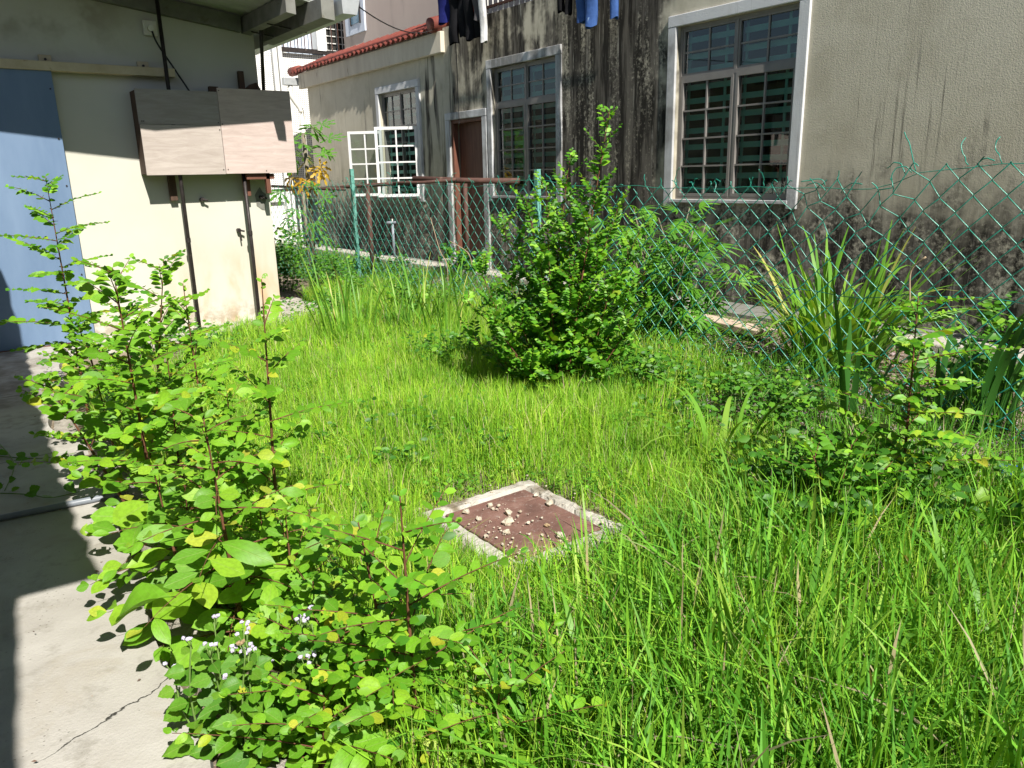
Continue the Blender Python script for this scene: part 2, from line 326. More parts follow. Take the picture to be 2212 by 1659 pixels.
# ------------------------------------------------------------------ the ground
tag(MB().add([(-60,-60,-.004),(140,-60,-.004),(140,160,-.004),(-60,160,-.004)], [(0,1,2,3)]).build('ground', M['soil']), 'bare brown soil under the grass', 'ground', kind='structure')
yard = thing('concrete_yard', (0, 4, 0), 'pale weathered concrete yard beside the cream house', 'pavement'); yard['kind'] = 'structure'
for y0, y1, x1 in ((-3, 4.322, .40), (4.334, 5.742, .42), (5.754, 7.5, .55)):
    n = 26; v = []; f = []
    for i in range(n+1):
        y = y0+(y1-y0)*i/n
        e = x1+.05*math.sin(y*2.1)+.03*math.sin(y*7.3+1)+(.10*max(0, y-5.9)**1.5 if y1 > 7 else 0) - (.0 if y > 2.2 else (2.2-y)*.14)
        v += [(-5, y, .045), (e, y, .045), (-5, y, -.05), (e+.012, y, -.05)]
    for i in range(n):
        a = 4*i; b = a+4; f += [(a, a+1, b+1, b), (a+1, a+3, b+3, b+1)]
    f += [(0, 2, 3, 1), (4*n, 4*n+1, 4*n+3, 4*n+2)]
    MB().add(v, f).build('slab', M['concrete'], yard)
ap = MB(); n = 30; v = []; f = []
for i in range(n+1):
    x = .70+(3.32-.70)*i/n; e = 6.98+.06*math.sin(x*3)+.03*math.sin(x*11)
    v += [(x, 7.5, .04), (x, e, .035), (x, e-.01, -.05)]
for i in range(n): a = 3*i; b = a+3; f += [(a, a+1, b+1, b), (a+1, a+2, b+2, b+1)]
ap.add(v, f).box((2.74, 7.502, -.05), (3.30, 8.6, .038))
ap.build('apron_slab', M['kerb2'], yard)
kb = MB(); n = 40; v = []; f = []
for i in range(n+1):
    y = -1+6.2*i/n; e0 = .44+.05*math.sin(y*2.1)+.03*math.sin(y*7.3+1)-(0 if y > 2.2 else (2.2-y)*.14); e1 = e0+.11+.03*math.sin(y*9)
    v += [(e0, y, -.03), (e0+.004, y, .022), (e1, y, .016+.01*math.sin(y*23)), (e1+.02, y, -.03)]
for i in range(n):
    for k in range(3): a = 4*i+k; f.append((a, a+1, a+5, a+4))
tag(kb.add(v, f).build('kerb_strip', M['kerb'], smooth=True), 'rough grey concrete edging along the yard', 'kerb', kind='structure')
# neighbour's paved edge in front of the weathered house
ap2 = MB(); ap2.box((6.05, 1.0, -.02), (6.57, 16, .03)); tag(ap2.build('house_apron', M['cement']), 'dark grey strip of paving at the foot of the weathered wall', 'pavement', kind='structure')  # one even dark grey cement along the wall foot
nk = thing('pale_kerb', (5.9, 8, 0), 'pale concrete kerb in front of the weathered house', 'kerb'); nk['kind'] = 'structure'
for i in range(9):
    y0 = 4.95+i*1.2; MB().box((5.76+random.uniform(-.02, .02), y0+.006, -.05), (6.04, y0+1.19, .12+random.uniform(-.01, .01))).build('kerb_stone', M['kerb2'], nk, bevel=.012)
for (a, b, dz) in ((1.9, 2.75, .1), (2.8, 3.25, .08), (.7, 1.85, .11)):
    MB().box((5.72, a, -.05), (6.04, b, dz)).build('kerb_stone', M['kerb2'], nk, bevel=.012)
# ------------------------------------------------------------------ cream house on the left
YL = 7.5; CX = 2.71
def rz(x): return 2.93-.124*(x-1.425)          # underside of its roof sheet
H = thing('cream_house', (1.2, YL, 0), 'cream plastered house with wide roof overhang at the left', 'house')
b = MB(); b.add([(-4, YL, 0), (CX, YL, 0), (CX, YL, rz(CX)), (-4, YL, rz(-4))], [(0, 1, 2, 3)])
b.add([(CX, YL, 0), (CX, 15, 0), (CX, 15, rz(CX)), (CX, YL, rz(CX))], [(0, 1, 2, 3)]); b.build('wall', M['cream'], H)
# corrugated roof sheets: long ribs run down the slope
n = 0
for k in range(5):
    y0 = 6.2+k*1.0; v = []; f = []; N = 40
    for i in range(N+1):
        y = y0+1.06*i/N; dz = .012*(1 if (i//2) % 3 == 0 else 0)+.014*k
        for x, e in ((-4, 0), (1.5, 0), (3.02, .30)): v.append((x, max(y, y0+e) if k == 0 else y, rz(x)+dz+.004))
    for i in range(N): f += [(3*i, 3*i+1, 3*i+4, 3*i+3), (3*i+1, 3*i+2, 3*i+5, 3*i+4)]
    o = MB().add(v, f).build('roof_sheet', M['sheet'], H); md = o.modifiers.new('thick', 'SOLIDIFY'); md.thickness = .012; md.offset = 1
def slopebar(x0, x1, y0, y1, h, drop=0): return MB().hexa([(x0,y0,rz(x0)-h-drop),(x1,y0,rz(x1)-h-drop),(x1,y1,rz(x1)-h-drop),(x0,y1,rz(x0)-h-drop)], [(x0,y0,rz(x0)-drop),(x1,y0,rz(x1)-drop),(x1,y1,rz(x1)-drop),(x0,y1,rz(x0)-drop)])
slopebar(-4, 2.58, 7.43, 7.497, .13).build('wall_plate', M['purlin'], H)
for x0, x1, ye, h in ((2.60, 2.68, 6.40, .13), (2.82, 2.93, 6.22, .15), (1.42, 1.50, 6.4, .02), (-.1, -.02, 6.4, .13)):
    slopebar(x0, x1, ye, 7.6, h, .002).build('purlin', M['purlin'], H)
gt = MB(); prof = [(2.95, .0), (2.955, -.13), (3.08, -.13), (3.12, .03), (3.105, .03), (3.07, -.115), (2.965, -.115), (2.965, 0)]
v = [(x, y, rz(2.95)+z+.02) for y in (6.12, 14.5) for x, z in prof]; f = [(i, (i+1) % 8, 8+(i+1) % 8, 8+i) for i in range(8)]
gt.add(v, f).add([(x, 6.117, rz(2.95)+z+.02) for x, z in prof[:4]], [(0, 1, 2, 3)]).build('gutter', M['galv'], H)
MB().tube([(2.62, 6.9, rz(2.62)-.135), (2.95, 6.85, rz(2.95)-.145)], .008).build('tie_rod', M['darksteel'], H)
MB().tube([(2.62, 7.3, rz(2.62)-.14), (2.93, 7.28, rz(2.9)-.15)], .007).build('tie_rod', M['darksteel'], H)
# sliding door and its track
d = MB().box((-.6, YL-.085, .05), (1.012, YL-.03, 2.25)).build('sliding_door', M['blue'], H, bevel=.004); d['label'] = 'blue painted sliding door panel'
for zz in (.25, .62, .98, 1.35, 1.72, 2.1):
    MB().tube([(.985, YL-.084, zz), (.985, YL-.092, zz)], .007, 6).build('screw', M['darksteel'], H)
MB().box((-.6, YL-.10, .038), (.95, YL-.02, .052)).build('door_sill', M['redwood'], H)
b = MB().box((-.6, YL-.11, 2.235), (1.95, YL-.02, 2.305)).build('door_track', M['rail'], H, bevel=.004)
for px, py in ((97, 132), (308, 146)):
    c = at(px, py, 1, YL); MB().box((c.x-.045, YL-.03, c.z-.03), (c.x+.045, YL-.002, c.z+.045)).build('track_bracket', M['rail'], H, bevel=.004)
    MB().tube([(c.x, YL-.03, c.z+.01), (c.x, YL-.042, c.z+.01)], .011, 6).build('bolt', M['darksteel'], H)
# outlet on the wall with its cable
c = at(322, 62, 1, YL)
ob = thing('outlet_box', (c.x, YL-.001, c.z), 'white square outlet box high on the cream wall with hanging black cable', 'outlet')
MB().box((c.x-.055, YL-.045, c.z-.06), (c.x+.055, YL-.003, c.z+.06)).build('box', M['plastic'], ob, bevel=.008)
MB().tube([(c.x, YL-.045, c.z-.005), (c.x, YL-.075, c.z-.005)], .028, 12).build('plug', M['plastic'], ob, bevel=.004)
MB().tube(smooth_pts([(c.x+.005, YL-.07, c.z-.03), (c.x+.03, YL-.09, c.z-.13), (c.x+.16, YL-.10, c.z-.36), (c.x+.26, YL-.13, c.z-.56), (c.x+.27, YL-.14, c.z-.66)], 5), .008, 6).build('cable', M['black'], ob, smooth=True)
# plywood box on two poles
YB = 7.27
px = thing('plywood_box', (2.24, 7.35, 1.42), 'weathered plywood box mounted high on poles in front of the cream wall', 'box')
def board(nm, x0, x1, z0, z1, y0, col):
    o = bpy.data.objects.new(nm, mesh(nm, [(x0,0,z0),(x1,0,z0),(x1,.012,z0),(x0,.012,z0),(x0,0,z1),(x1,0,z1),(x1,.012,z1),(x0,.012,z1)], [(0,3,2,1),(4,5,6,7),(0,1,5,4),(1,2,6,5),(2,3,7,6),(3,0,4,7)], M['ply']))
    COL.objects.link(o); o.parent = px; o.location = Vector((0, y0, 0))-px.location; o.color = (*col, 1); return o
board('board', 1.582, 2.247, 1.421, 1.834, YB, (1.10, 1.06, 1.02))
board('board', 1.578, 2.247, 1.838, 2.118, YB+.002, (.86, .85, .84))
board('board', 2.251, 2.912, 1.424, 2.152, YB-.001, (1.30, 1.17, 1.14))
MB().box((1.585, YB+.014, 1.43), (1.597, YL-.003, 2.11)).build('side_board', M['darkwood'], px)
MB().box((2.895, YB+.014, 1.43), (2.907, YL-.003, 2.14)).build('side_board', M['darkwood'], px)
MB().box((1.60, YB+.016, 1.428), (2.89, YL-.003, 1.44)).build('base_board', M['darkwood'], px)
for x0, x1, y0, z0, z1 in ((1.79, 1.85, 7.44, 1.20, 1.43), (2.44, 2.50, 7.40, 1.22, 1.43), (2.62, 2.66, 7.3, 1.24, 1.43), (2.50, 2.55, 7.40, 2.15, 2.32), (2.22, 2.30, 7.38, 2.12, 2.175)):
    MB().box((x0, y0, z0), (x1, y0+.045, z1)).build('batten', M['redwood'] if z0 < 1.3 and x0 > 2.4 else M['darkwood'], px, bevel=.003)
MB().box((2.44, 7.30, 1.37), (2.70, 7.34, 1.42)).build('batten', M['redwood'], px)
MB().hexa([(2.53, 7.4, 2.15), (2.7, 7.4, 2.15), (2.7, 7.44, 2.15), (2.53, 7.44, 2.15)], [(2.60, 7.4, 2.21), (2.66, 7.4, 2.23), (2.66, 7.44, 2.23), (2.60, 7.44, 2.21)]).build('bracket', M['darkwood'], px)
for x, z in ((1.60, 1.86), (1.615, 1.86), (2.23, 1.86), (2.235, 1.80), (2.23, 1.46), (2.27, 1.46), (2.265, 2.13), (2.265, 1.85), (2.62, 1.445)):
    MB().tube([(x, YB-.001, z), (x, YB-.005, z)], .005, 6).build('nail', M['darksteel'], px)
for x, y, z0, z1, lab in ((1.862, 7.33, 0, 2.85, 'dark steel pole left of the pair, running from roof to ground by the plywood box'), (2.432, 7.35, 0, 1.43, 'short dark steel pole under the right half of the plywood box')):
    t = thing('steel_pole', (x, y, 0), lab, 'pole', 'poles carrying the plywood box')
    MB().tube([(x, y, z0), (x+.003, y, (z0+z1)/2), (x, y, z1)], .0165, 10).build('tube', M['darksteel'], t, smooth=True)
    MB().tube([(x, y, .74+x*.05), (x, y, .78+x*.05)], .022, 10).build('collar', M['darksteel'], t)
    MB().box((x-.05, y-.05, .03), (x+.05, y+.05, .046)).build('foot_plate', M['darksteel'], t)
a = at(569, 191, 1, 7.30); c = at(566, 36, 1, 7.16)
tag(MB().tube([a-Vector((0, 0, .02)), c+Vector((0, 0, .25))], .017, 8).build('hanger_rod', M['darksteel'], smooth=True), 'dark hanger rod between the roof purlin and the right top of the box', 'rod')
# stubs of old pipe on the wall
for px_, py_, lab in ((435, 431, 'black pipe stub in the shade under the plywood box'), (514, 497, 'short rusty tap stub low on the sunlit cream wall'), (563, 426, 'black pipe stub in a grey cement patch near the wall corner')):
    c = at(px_, py_, 1, YL); t = thing('pipe_stub', c, lab, 'pipe stub')
    if px_ == 563:
        v = [(c.x, YL-.004, c.z)]+[(c.x+.055*math.cos(k*.524)*(1+.25*math.sin(k*2.7)), YL-.004, c.z-.02+.10*math.sin(k*.524)*(1+.2*math.cos(k*1.9))) for k in range(12)]
        MB().add(v, [(0, 1+(k+1) % 12, 1+k) for k in range(12)]).build('patch', M['cement'], t)
    MB().tube([(c.x, YL, c.z), (c.x, YL-.045, c.z)], .019, 8).build('stub', M['darksteel'], t)
    MB().tube([(c.x, YL-.04, c.z), (c.x+.045, YL-.055, c.z-.012)], .009, 6).build('spigot', M['darksteel'], t)
    if px_ == 514: MB().tube([(c.x+.005, YL-.04, c.z), (c.x+.01, YL-.045, c.z-.10)], .007, 6).build('wire_end', M['darksteel'], t)
# ------------------------------------------------------------------ awning above the yard, beyond the left edge: shades the concrete
aw = thing('corrugated_awning', (-2, 2, 0), 'corrugated awning over the left side of the concrete yard', 'awning')
def awning(y0, y1, e0, e1, z, wv=1.):
    v = []; f = []; n = int((y1-y0)/.03)
    for i in range(n+1):
        y = y0+(y1-y0)*i/n; e = e0+(e1-e0)*((y-y0)/(y1-y0))**(1.5 if y0 > 0 else 1)+wv*(.012*math.sin(y*21)+.008*math.sin(y*9))
        for x in (-3.2, e): v.append((x, y, z+.02*math.sin(y*42)+(.25 if x < -1 else 0)))
    for i in range(n): f.append((2*i, 2*i+1, 2*i+3, 2*i+2))
    o = MB().add(v, f).build('sheet', M['sheet'], aw); md = o.modifiers.new('thick', 'SOLIDIFY'); md.thickness = .006
awning(.62, 5.9, -.125, .14, 2.35, .8); awning(-5, .70, -.85, -.362, 2.36, .2)
for y in (-3, 1.5, 5): MB().tube([(-3, y, 0), (-3, y, 2.6)], .03, 8).build('post', M['darksteel'], aw)
# unseen house and wing added behind the viewer to cut sky and bounce light
hb = thing('unseen_rear_house', (0, -6, 0), 'unseen pale house added behind the viewer to darken the shade', 'house')
MB().box((-9, -9, -.05), (7, -6, 3.4)).build('wall', M['cream'], hb); MB().box((-9.3, -9.3, 3.4), (7.3, -5.7, 3.55)).build('roof_slab', M['sheet'], hb)
MB().box((-7, -6, -.05), (-3.6, 15, 3.0)).build('side_wing', M['cream'], hb)
# ------------------------------------------------------------------ weathered house on the right
XW = 6.57
W = thing('weathered_house', (XW, 8, 0), 'beige house with black mould stained plaster, windows and a brown door', 'house')
OPEN = [(4.385, 5.81, 1.07, 2.80), (7.75, 9.13, 1.085, 2.775), (9.375, 10.225, .12, 2.175), (11.185, 12.44, 1.055, 2.74)]
YE = 15.47
ys = sorted({-6, YE, 10.34}|{q for o in OPEN for q in o[:2]}); zs = sorted({-.05, 3.47}|{q for o in OPEN for q in o[2:]})
b = MB()
for i in range(len(ys)-1):
    for j in range(len(zs)-1):
        ym, zm = (ys[i]+ys[i+1])/2, (zs[j]+zs[j+1])/2
        if any(o[0] < ym < o[1] and o[2] < zm < o[3] for o in OPEN): continue
        x = XW+(.012 if ym > 10.34 else 0)
        b.add([(x, ys[i], zs[j]), (x, ys[i+1], zs[j]), (x, ys[i+1], zs[j+1]), (x, ys[i], zs[j+1])], [(0, 3, 2, 1)])
for y0, y1, z0, z1 in OPEN:
    x0, x1 = XW, XW+.16
    b.add([(x0,y0,z0),(x0,y1,z0),(x0,y1,z1),(x0,y0,z1),(x1,y0,z0),(x1,y1,z0),(x1,y1,z1),(x1,y0,z1)], [(0,1,5,4),(1,2,6,5),(2,3,7,6),(3,0,4,7)])
b.add([(XW, 10.34, -.05), (XW+.012, 10.34, -.05), (XW+.012, 10.34, 3.47), (XW, 10.34, 3.47)], [(0, 1, 2, 3)])
b.add([(XW+.012, YE, -.05), (12, YE, -.05), (12, YE, 3.47), (XW+.012, YE, 3.47)], [(0, 1, 2, 3)])
b.add([(XW, 10.34, 3.47), (XW, -6, 3.47), (XW+.15, -6, 3.47), (XW+.15, 10.34, 3.47)], [(0, 1, 2, 3)])
b.add([(XW+.15, 10.34, 3.2), (XW+.15, -6, 3.2), (XW+.15, -6, 3.47), (XW+.15, 10.34, 3.47)], [(0, 1, 2, 3)])
b.build('wall', M['wall'], W)
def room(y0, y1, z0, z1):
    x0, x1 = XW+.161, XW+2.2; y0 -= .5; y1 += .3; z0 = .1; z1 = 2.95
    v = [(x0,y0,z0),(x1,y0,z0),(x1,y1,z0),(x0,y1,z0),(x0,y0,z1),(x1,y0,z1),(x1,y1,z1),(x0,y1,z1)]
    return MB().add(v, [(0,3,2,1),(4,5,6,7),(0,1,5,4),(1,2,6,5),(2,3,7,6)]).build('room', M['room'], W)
def surround(y0, y1, z0, z1, wd, top, bottom=True, p=.028):
    for a, c in (((XW-p, y0-wd, z0-.08 if bottom else 0), (XW+.02, y0-.002, z1-.002)), ((XW-p, y1+.002, z0-.08 if bottom else 0), (XW+.02, y1+wd, z1-.002)), ((XW-p-.002, y0-wd-.002, z1), (XW+.02, y1+wd+.002, z1+top))):
        MB().box(a, c).build('surround', M['surround'], W, bevel=.006)
    if bottom: MB().box((XW-p-.01, y0-.02, z0-.035), (XW+.1, y1+.02, z0-.001)).build('sill', M['surround'], W, bevel=.005)
unit = mesh('bar', [(-.5,-.5,-.5),(.5,-.5,-.5),(.5,.5,-.5),(-.5,.5,-.5),(-.5,-.5,.5),(.5,-.5,.5),(.5,.5,.5),(-.5,.5,.5)], [(0,3,2,1),(4,5,6,7),(0,1,5,4),(1,2,6,5),(2,3,7,6),(3,0,4,7)], M['teal'])
panem = mesh('pane', [(0,-.5,-.5),(0,.5,-.5),(0,.5,.5),(0,-.5,.5)], [(0,3,2,1)], M['glass'])
def sbox(b, x0, x1, y0, y1, z0, z1): b.box((x0, y0, z0), (x1, y1, z1))
def sash_geo(bb, xc, y0, y1, z0, z1, cols, rows, fw=.03, bw=.017):
    """frame and glazing bars of one sash in plane x = xc; returns pane rectangles"""
    sbox(bb, xc-.02, xc+.02, y0, y0+fw, z0, z1); sbox(bb, xc-.02, xc+.02, y1-fw, y1, z0, z1)
    sbox(bb, xc-.0195, xc+.0195, y0+fw, y1-fw, z0, z0+fw); sbox(bb, xc-.0195, xc+.0195, y0+fw, y1-fw, z1-fw, z1)
    iy0, iy1, iz0, iz1 = y0+fw, y1-fw, z0+fw, z1-fw; out = []
    for c in range(1, cols): y = iy0+(iy1-iy0)*c/cols; sbox(bb, xc-.012, xc+.012, y-bw/2, y+bw/2, iz0, iz1)
    for r in range(1, rows): z = iz0+(iz1-iz0)*r/rows; sbox(bb, xc-.0115, xc+.0115, iy0, iy1, z-bw/2, z+bw/2)
    for c in range(cols):
        for r in range(rows): out.append((iy0+(iy1-iy0)*(c+.5)/cols, iz0+(iz1-iz0)*(r+.5)/rows, (iy1-iy0)/cols, (iz1-iz0)/rows))
    return out
def window(y0, y1, z0, z1, zt, closed=True, name='window'):
    bb = MB(); xc = XW+.075; panes = []; ym = (y0+y1)/2
    sbox(bb, xc-.03, xc+.03, y0, y0+.03, z0, z1); sbox(bb, xc-.03, xc+.03, y1-.03, y1, z0, z1)
    sbox(bb, xc-.029, xc+.029, y0+.03, y1-.03, z0, z0+.03); sbox(bb, xc-.029, xc+.029, y0+.03, y1-.03, z1-.03, z1)
    sbox(bb, xc-.028, xc+.028, ym-.014, ym+.014, z0+.03, z1-.03); sbox(bb, xc-.031, xc+.027, y0+.03, y1-.03, zt-.02, zt+.02)
    for a, c in ((y0+.03, ym-.014), (ym+.014, y1-.03)):
        panes += sash_geo(bb, xc, a, c, zt+.02, z1-.03, 2, 2, .022)
        if closed: panes += sash_geo(bb, xc-.012, a, c, z0+.03, zt-.02, 2, 4)
    o = bb.build(name, M['alu'], W)
    for y, z, wy, wz in panes: link('pane', panem, o, Matrix.Translation(Vector((xc, y, z))-W.location) @ Matrix.Diagonal((1, wy, wz, 1)))
    # security grille just inside
    xg = XW+.15
    for a, c in ((y0, ym), (ym, y1)):
        wd = c-a
        for yy in (a+wd*.27, c-.05):
            link('grille_bar', unit, o, Matrix.Translation(Vector((xg, yy, (z0+z1)/2))-W.location) @ Matrix.Diagonal((.012, .028, z1-z0, 1)))
        zz = z0+.10; k = 0
        while zz < z1-.04:
            off = .03 if k % 2 else 0
            link('grille_bar', unit, o, Matrix.Translation(Vector((xg-.013, (a+c)/2+off, zz))-W.location) @ Matrix.Diagonal((.012, wd*.93-2*off, .055, 1)))
            zz += .135 if k % 2 == 0 else .165; k += 1
    return o
for k, (y0, y1, z0, z1) in enumerate((OPEN[0], OPEN[1], OPEN[3])):
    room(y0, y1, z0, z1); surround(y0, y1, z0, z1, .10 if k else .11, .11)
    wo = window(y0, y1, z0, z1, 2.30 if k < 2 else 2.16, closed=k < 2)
    wo['label'] = ('big grid window nearest the camera', 'grid window beside the brown door', 'far window with two open casements')[k]
# open casements of the far window
def casement(hinge, dirv, wd, z0, z1, lab):
    bb = MB(); panes = sash_geo(bb, 0, 0, wd, 0, z1-z0, 2, 4, .045, .024)
    me = mesh('casement', bb.v, bb.f, M['aluw']); o = bpy.data.objects.new('casement', me); COL.objects.link(o); o.parent = W
    ang = math.atan2(-dirv[0], dirv[1]); o.matrix_local = Matrix.Translation(Vector((hinge[0], hinge[1], z0))-W.location) @ Matrix.Rotation(ang, 4, 'Z')
    for y, z, wy, wz in panes: link('pane', panem, o, Matrix.Translation((0, y, z)) @ Matrix.Diagonal((1, wy, wz, 1)))
    o['label'] = lab
casement((XW-.01, 11.21), (-.84, .54), .68, 1.06, 2.15, 'near open casement of the far window')
casement((XW-.01, 12.42), (-.74, .67), .60, 1.06, 2.15, 'far open casement of the far window')
# door
y0, y1, z0, z1 = OPEN[2]
surround(y0, y1, z0, z1, .115, .10, False)
b = MB()
for a, c in (((XW+.01, y0, z0), (XW+.10, y0+.05, z1)), ((XW+.01, y1-.05, z0), (XW+.10, y1, z1)), ((XW+.011, y0+.05, z1-.05), (XW+.099, y1-.05, z1))): b.box(a, c)
b.build('door_frame', M['redwood'], W, bevel=.004)
dd = MB().box((XW+.12, y0+.05, z0+.01), (XW+.155, y1-.05, z1-.05)).build('door', M['redwood'], W); dd['label'] = 'brown wooden door'
MB().box((XW-.20, y0-.1, -.05), (XW-.031, y1+.1, .12)).build('door_step', M['kerb2'], W, bevel=.01)
# far wing: fascia, tiled eave, gutter and downpipe
MB().box((XW-.07, 10.30, 3.13), (XW+.01, 15.72, 3.42)).build('fascia', M['fascia'], W, bevel=.008)
nt_ = 34; tw = (15.98-10.38)/nt_
v = []; f = []; K = 9
for i in range(K+1):
    t = i/K; y = (t-.5)*tw*1.12; z = .028*math.cos((t-.36)*2*math.pi)+(.0)
    v += [(0, y, z), (.9, y, z+.40), (0, y, z-.016), (.9, y, z+.384)]
for i in range(K):
    a = 4*i; c = a+4; f += [(a, c, c+1, a+1), (a+2, a+3, c+3, c+2), (a, a+2, c+2, c)]
tm = mesh('tile', v, f, M['tile'], True)
for i in range(nt_):
    o = link('tile', tm, W, Matrix.Translation(Vector((XW-.14+random.uniform(-.012, .012), 10.38+tw*(i+.5), 3.455+random.uniform(-.006, .006)))-W.location) @ Matrix.Rotation(random.uniform(-.03, .03), 4, 'X'))
b = MB().box((XW-.10, 10.62, 3.485), (XW+.16, 15.95, 3.535)); b.build('verge_cap', M['tile'], W, bevel=.02)
MB().tube([(XW-.02, 15.7, 3.50), (XW-.06, 16.05, 3.49)], [.085, .09], 12).build('ridge_cap', M['tile'], W, smooth=True)
MB().tube([(XW-.16, 10.42, 3.50), (XW+.4, 10.42, 3.66)], [.105, .105], 14).build('ridge_cap', M['tile'], W, smooth=True)
b = MB(); b.box((XW-.36, 15.72, 3.20), (XW-.05, 15.86, 3.35)); b.build('gutter_box', M['galv'], W, bevel=.01)
MB().tube(smooth_pts([(XW-.22, 15.79, 3.2), (XW-.22, 15.79, 3.02), (XW-.12, 15.79, 2.86), (XW-.04, 15.78, 2.72), (XW-.03, 15.78, 2.4), (XW-.03, 15.78, .05)], 4), .05, 10).build('downpipe', M['pvcw'], W, smooth=True)
# balcony wall top, rail and upper storey
for i in range(34):
    y = 5.5+.118*i
    if y < 10.2: MB().tube([(XW+.07, y, 3.47), (XW+.07, y, 4.45)], .009, 5).build('railing_bar', M['white'], W)
MB().box((XW+.04, 5.4, 4.45), (XW+.1, 10.25, 4.5)).build('handrail', M['white'], W)
MB().box((XW+.052, 5.4, 3.56), (XW+.088, 10.25, 3.59)).build('bottom_rail', M['rust'], W)
MB().box((8.0, -6, 3.2), (8.3, 10.2, 6.6)).build('upper_wall', M['pink'], W)
# roof over the balcony, above the picture
MB().box((XW+.005, -6, 5.3), (8.2, 10.2, 5.4)).build('upper_roof', M['fascia'], W)
for y in (.7, 4.0, 7.2, 10.0): MB().box((XW+.02, y-.09, 3.472), (XW+.13, y+.09, 5.298)).build('balcony_pillar', M['pink'], W)
# upper block further back
U = thing('pink_upper_block', (8.0, 13, 0), 'pinkish upper storey with a blue framed window behind the red tiles', 'building')
MB().box((8.0, 10.22, 2.5), (11, 16.6, 7.2)).build('wall', M['pink'], U)
a = at(727, 70, 0, 8.0); bq = at(795, 30, 0, 8.0)
ya, yb_ = 16.42, 15.52; zb = 4.32
MB().box((7.965, yb_, zb), (8.01, ya, 6.2)).build('surround', M['bluewhite'], U, bevel=.006)
MB().box((7.95, yb_+.17, zb+.19), (7.967, ya-.3, 6.1)).build('window_pane', M['bluepane'], U)
for y in (yb_+.17, ya-.3): MB().box((7.94, y-.02, zb+.17), (7.96, y+.02, 6.1)).build('window_frame', M['darksteel'], U)
# white building with perforated screens at the end of the lane
B = thing('white_screen_building', (7, 17.2, 0), 'white building with perforated screens at the far end of the lane', 'building')
MB().box((2.2, 17.2, -.05), (6.9, 20, 4.05)).build('wall', M['white'], B)
MB().box((6.902, 17.35, -.05), (12, 20, 7.5)).build('back_wall', M['bluewhite'], B)
for x0, x1 in ((4.9, 6.52), (6.74, 8.6)):
    MB().box((x0, 17.12, .9), (x1, 17.16, 4.02)).build('screen_panel', M['screen'], B)
for x in (6.54, 6.66): MB().box((x, 17.05, -.05), (x+.085, 17.19, 4.6)).build('pilaster', M['white'], B)
MB().box((6.74, 17.02, 4.03), (9.0, 17.1, 4.12)).build('balcony_rail', M['darksteel'], B)
for i in range(10): MB().tube([(6.8+.16*i, 17.06, 4.12), (6.8+.16*i, 17.06, 5.2)], .012, 5).build('balcony_bar', M['rust'], B)
MB().box((7.55, 17.0, 4.1), (7.75, 17.34, 7)).build('column', M['white'], B)
MB().box((7.86, 17.28, 4.12), (8.5, 17.34, 5.6)).build('window', M['room'], B)
for i in range(8): MB().box((7.86, 17.25, 4.15+i*.15), (8.5, 17.275, 4.168+i*.15)).build('window_bar', M['white'], B)
for i in range(5): MB().box((7.86+i*.13, 17.24, 4.13), (7.88+i*.13, 17.249, 5.5)).build('window_bar', M['white'], B)
# service cable from the gutter to the balcony
a = Vector((3.08, 6.15, 2.72)); c = Vector((6.45, 10.4, 3.45)); pts = []
for i in range(15):
    t = i/14; q = a.lerp(c, t); q.z -= .12*4*t*(1-t); pts.append(q)
tag(MB().tube(pts, .006, 4).build('overhead_cable', M['black']), 'thin dark cable strung from the gutter to the tiled eave', 'cable')
a = Vector((XW-.06, 10.0, 3.4)); tag(MB().tube([(XW-.05, 9.93, 3.45), (XW-.04, 9.93, 2.9), (XW-.045, 9.92, 2.1)], .007, 4).build('drop_cable', M['black']), 'thin black cable hanging down the stained wall above the door', 'cable')
# ------------------------------------------------------------------ laundry over the balcony
lp = MB().tube([(6.28, 5.5, 4.13), (6.28, 10.3, 4.13)], .014, 6).build('laundry_pole', M['rust']); tag(lp, 'laundry pole held out from the balcony above the stained wall', 'pole')
def leg(bm, yc, zt, zb, w0, w1, dx=0, seed=0, sway=0):
    r = random.Random(seed); n = 14; m = 12; v = []; f = []; ph = r.uniform(0, 6)
    for i in range(m+1):
        t = i/m; z = zt+(zb-zt)*t; w = w0+(w1-w0)*t
        for k in range(n):
            a = 2*math.pi*k/n; q = 1+.13*math.sin(3*a+ph+t*3)+.08*math.sin(5*a-ph+t*5)
            v.append((6.28+dx+.045*math.sin(a)*q+.012*math.sin(t*7+ph), yc+sway*t+w/2*math.cos(a)*q, z+(.012*math.sin(2*a+ph) if i == m else 0)))
    for i in range(m):
        for k in range(n): f.append((i*n+k, i*n+(k+1) % n, (i+1)*n+(k+1) % n, (i+1)*n+k))
    bm.add(v, f)
def garment(name, lab, cat, legs, mat, top=None, seed=1):
    t = thing(name, (6.28, legs[0][0], 4.1), lab, cat, 'laundry on the balcony')
    for i, L in enumerate(legs):
        bm = MB(); leg(bm, *L, seed=seed*10+i); bm.build('leg' if cat == 'trousers' else 'hem', mat, t, smooth=True)
    if top:
        bm = MB(); leg(bm, *top, seed=seed*10+7); bm.build('waist' if cat == 'trousers' else 'body', mat, t, smooth=True)
    MB().tube([(6.28, legs[0][0], 4.10), (6.28, legs[0][0], 4.16)], .018, 6).build('peg', M['plastic'], t)
garment('cloth', 'dark navy cloth at the far end of the hanging laundry', 'cloth', [(9.83, 4.1, 3.43, .30, .26)], M['c_navy'], seed=1)
garment('trousers', 'black trousers hanging beside the navy cloth', 'trousers', [(9.58, 3.75, 3.13, .20, .22, 0, ), (9.40, 3.75, 3.2, .19, .17, .03)], M['c_black'], (9.5, 4.1, 3.72, .40, .38), 2)
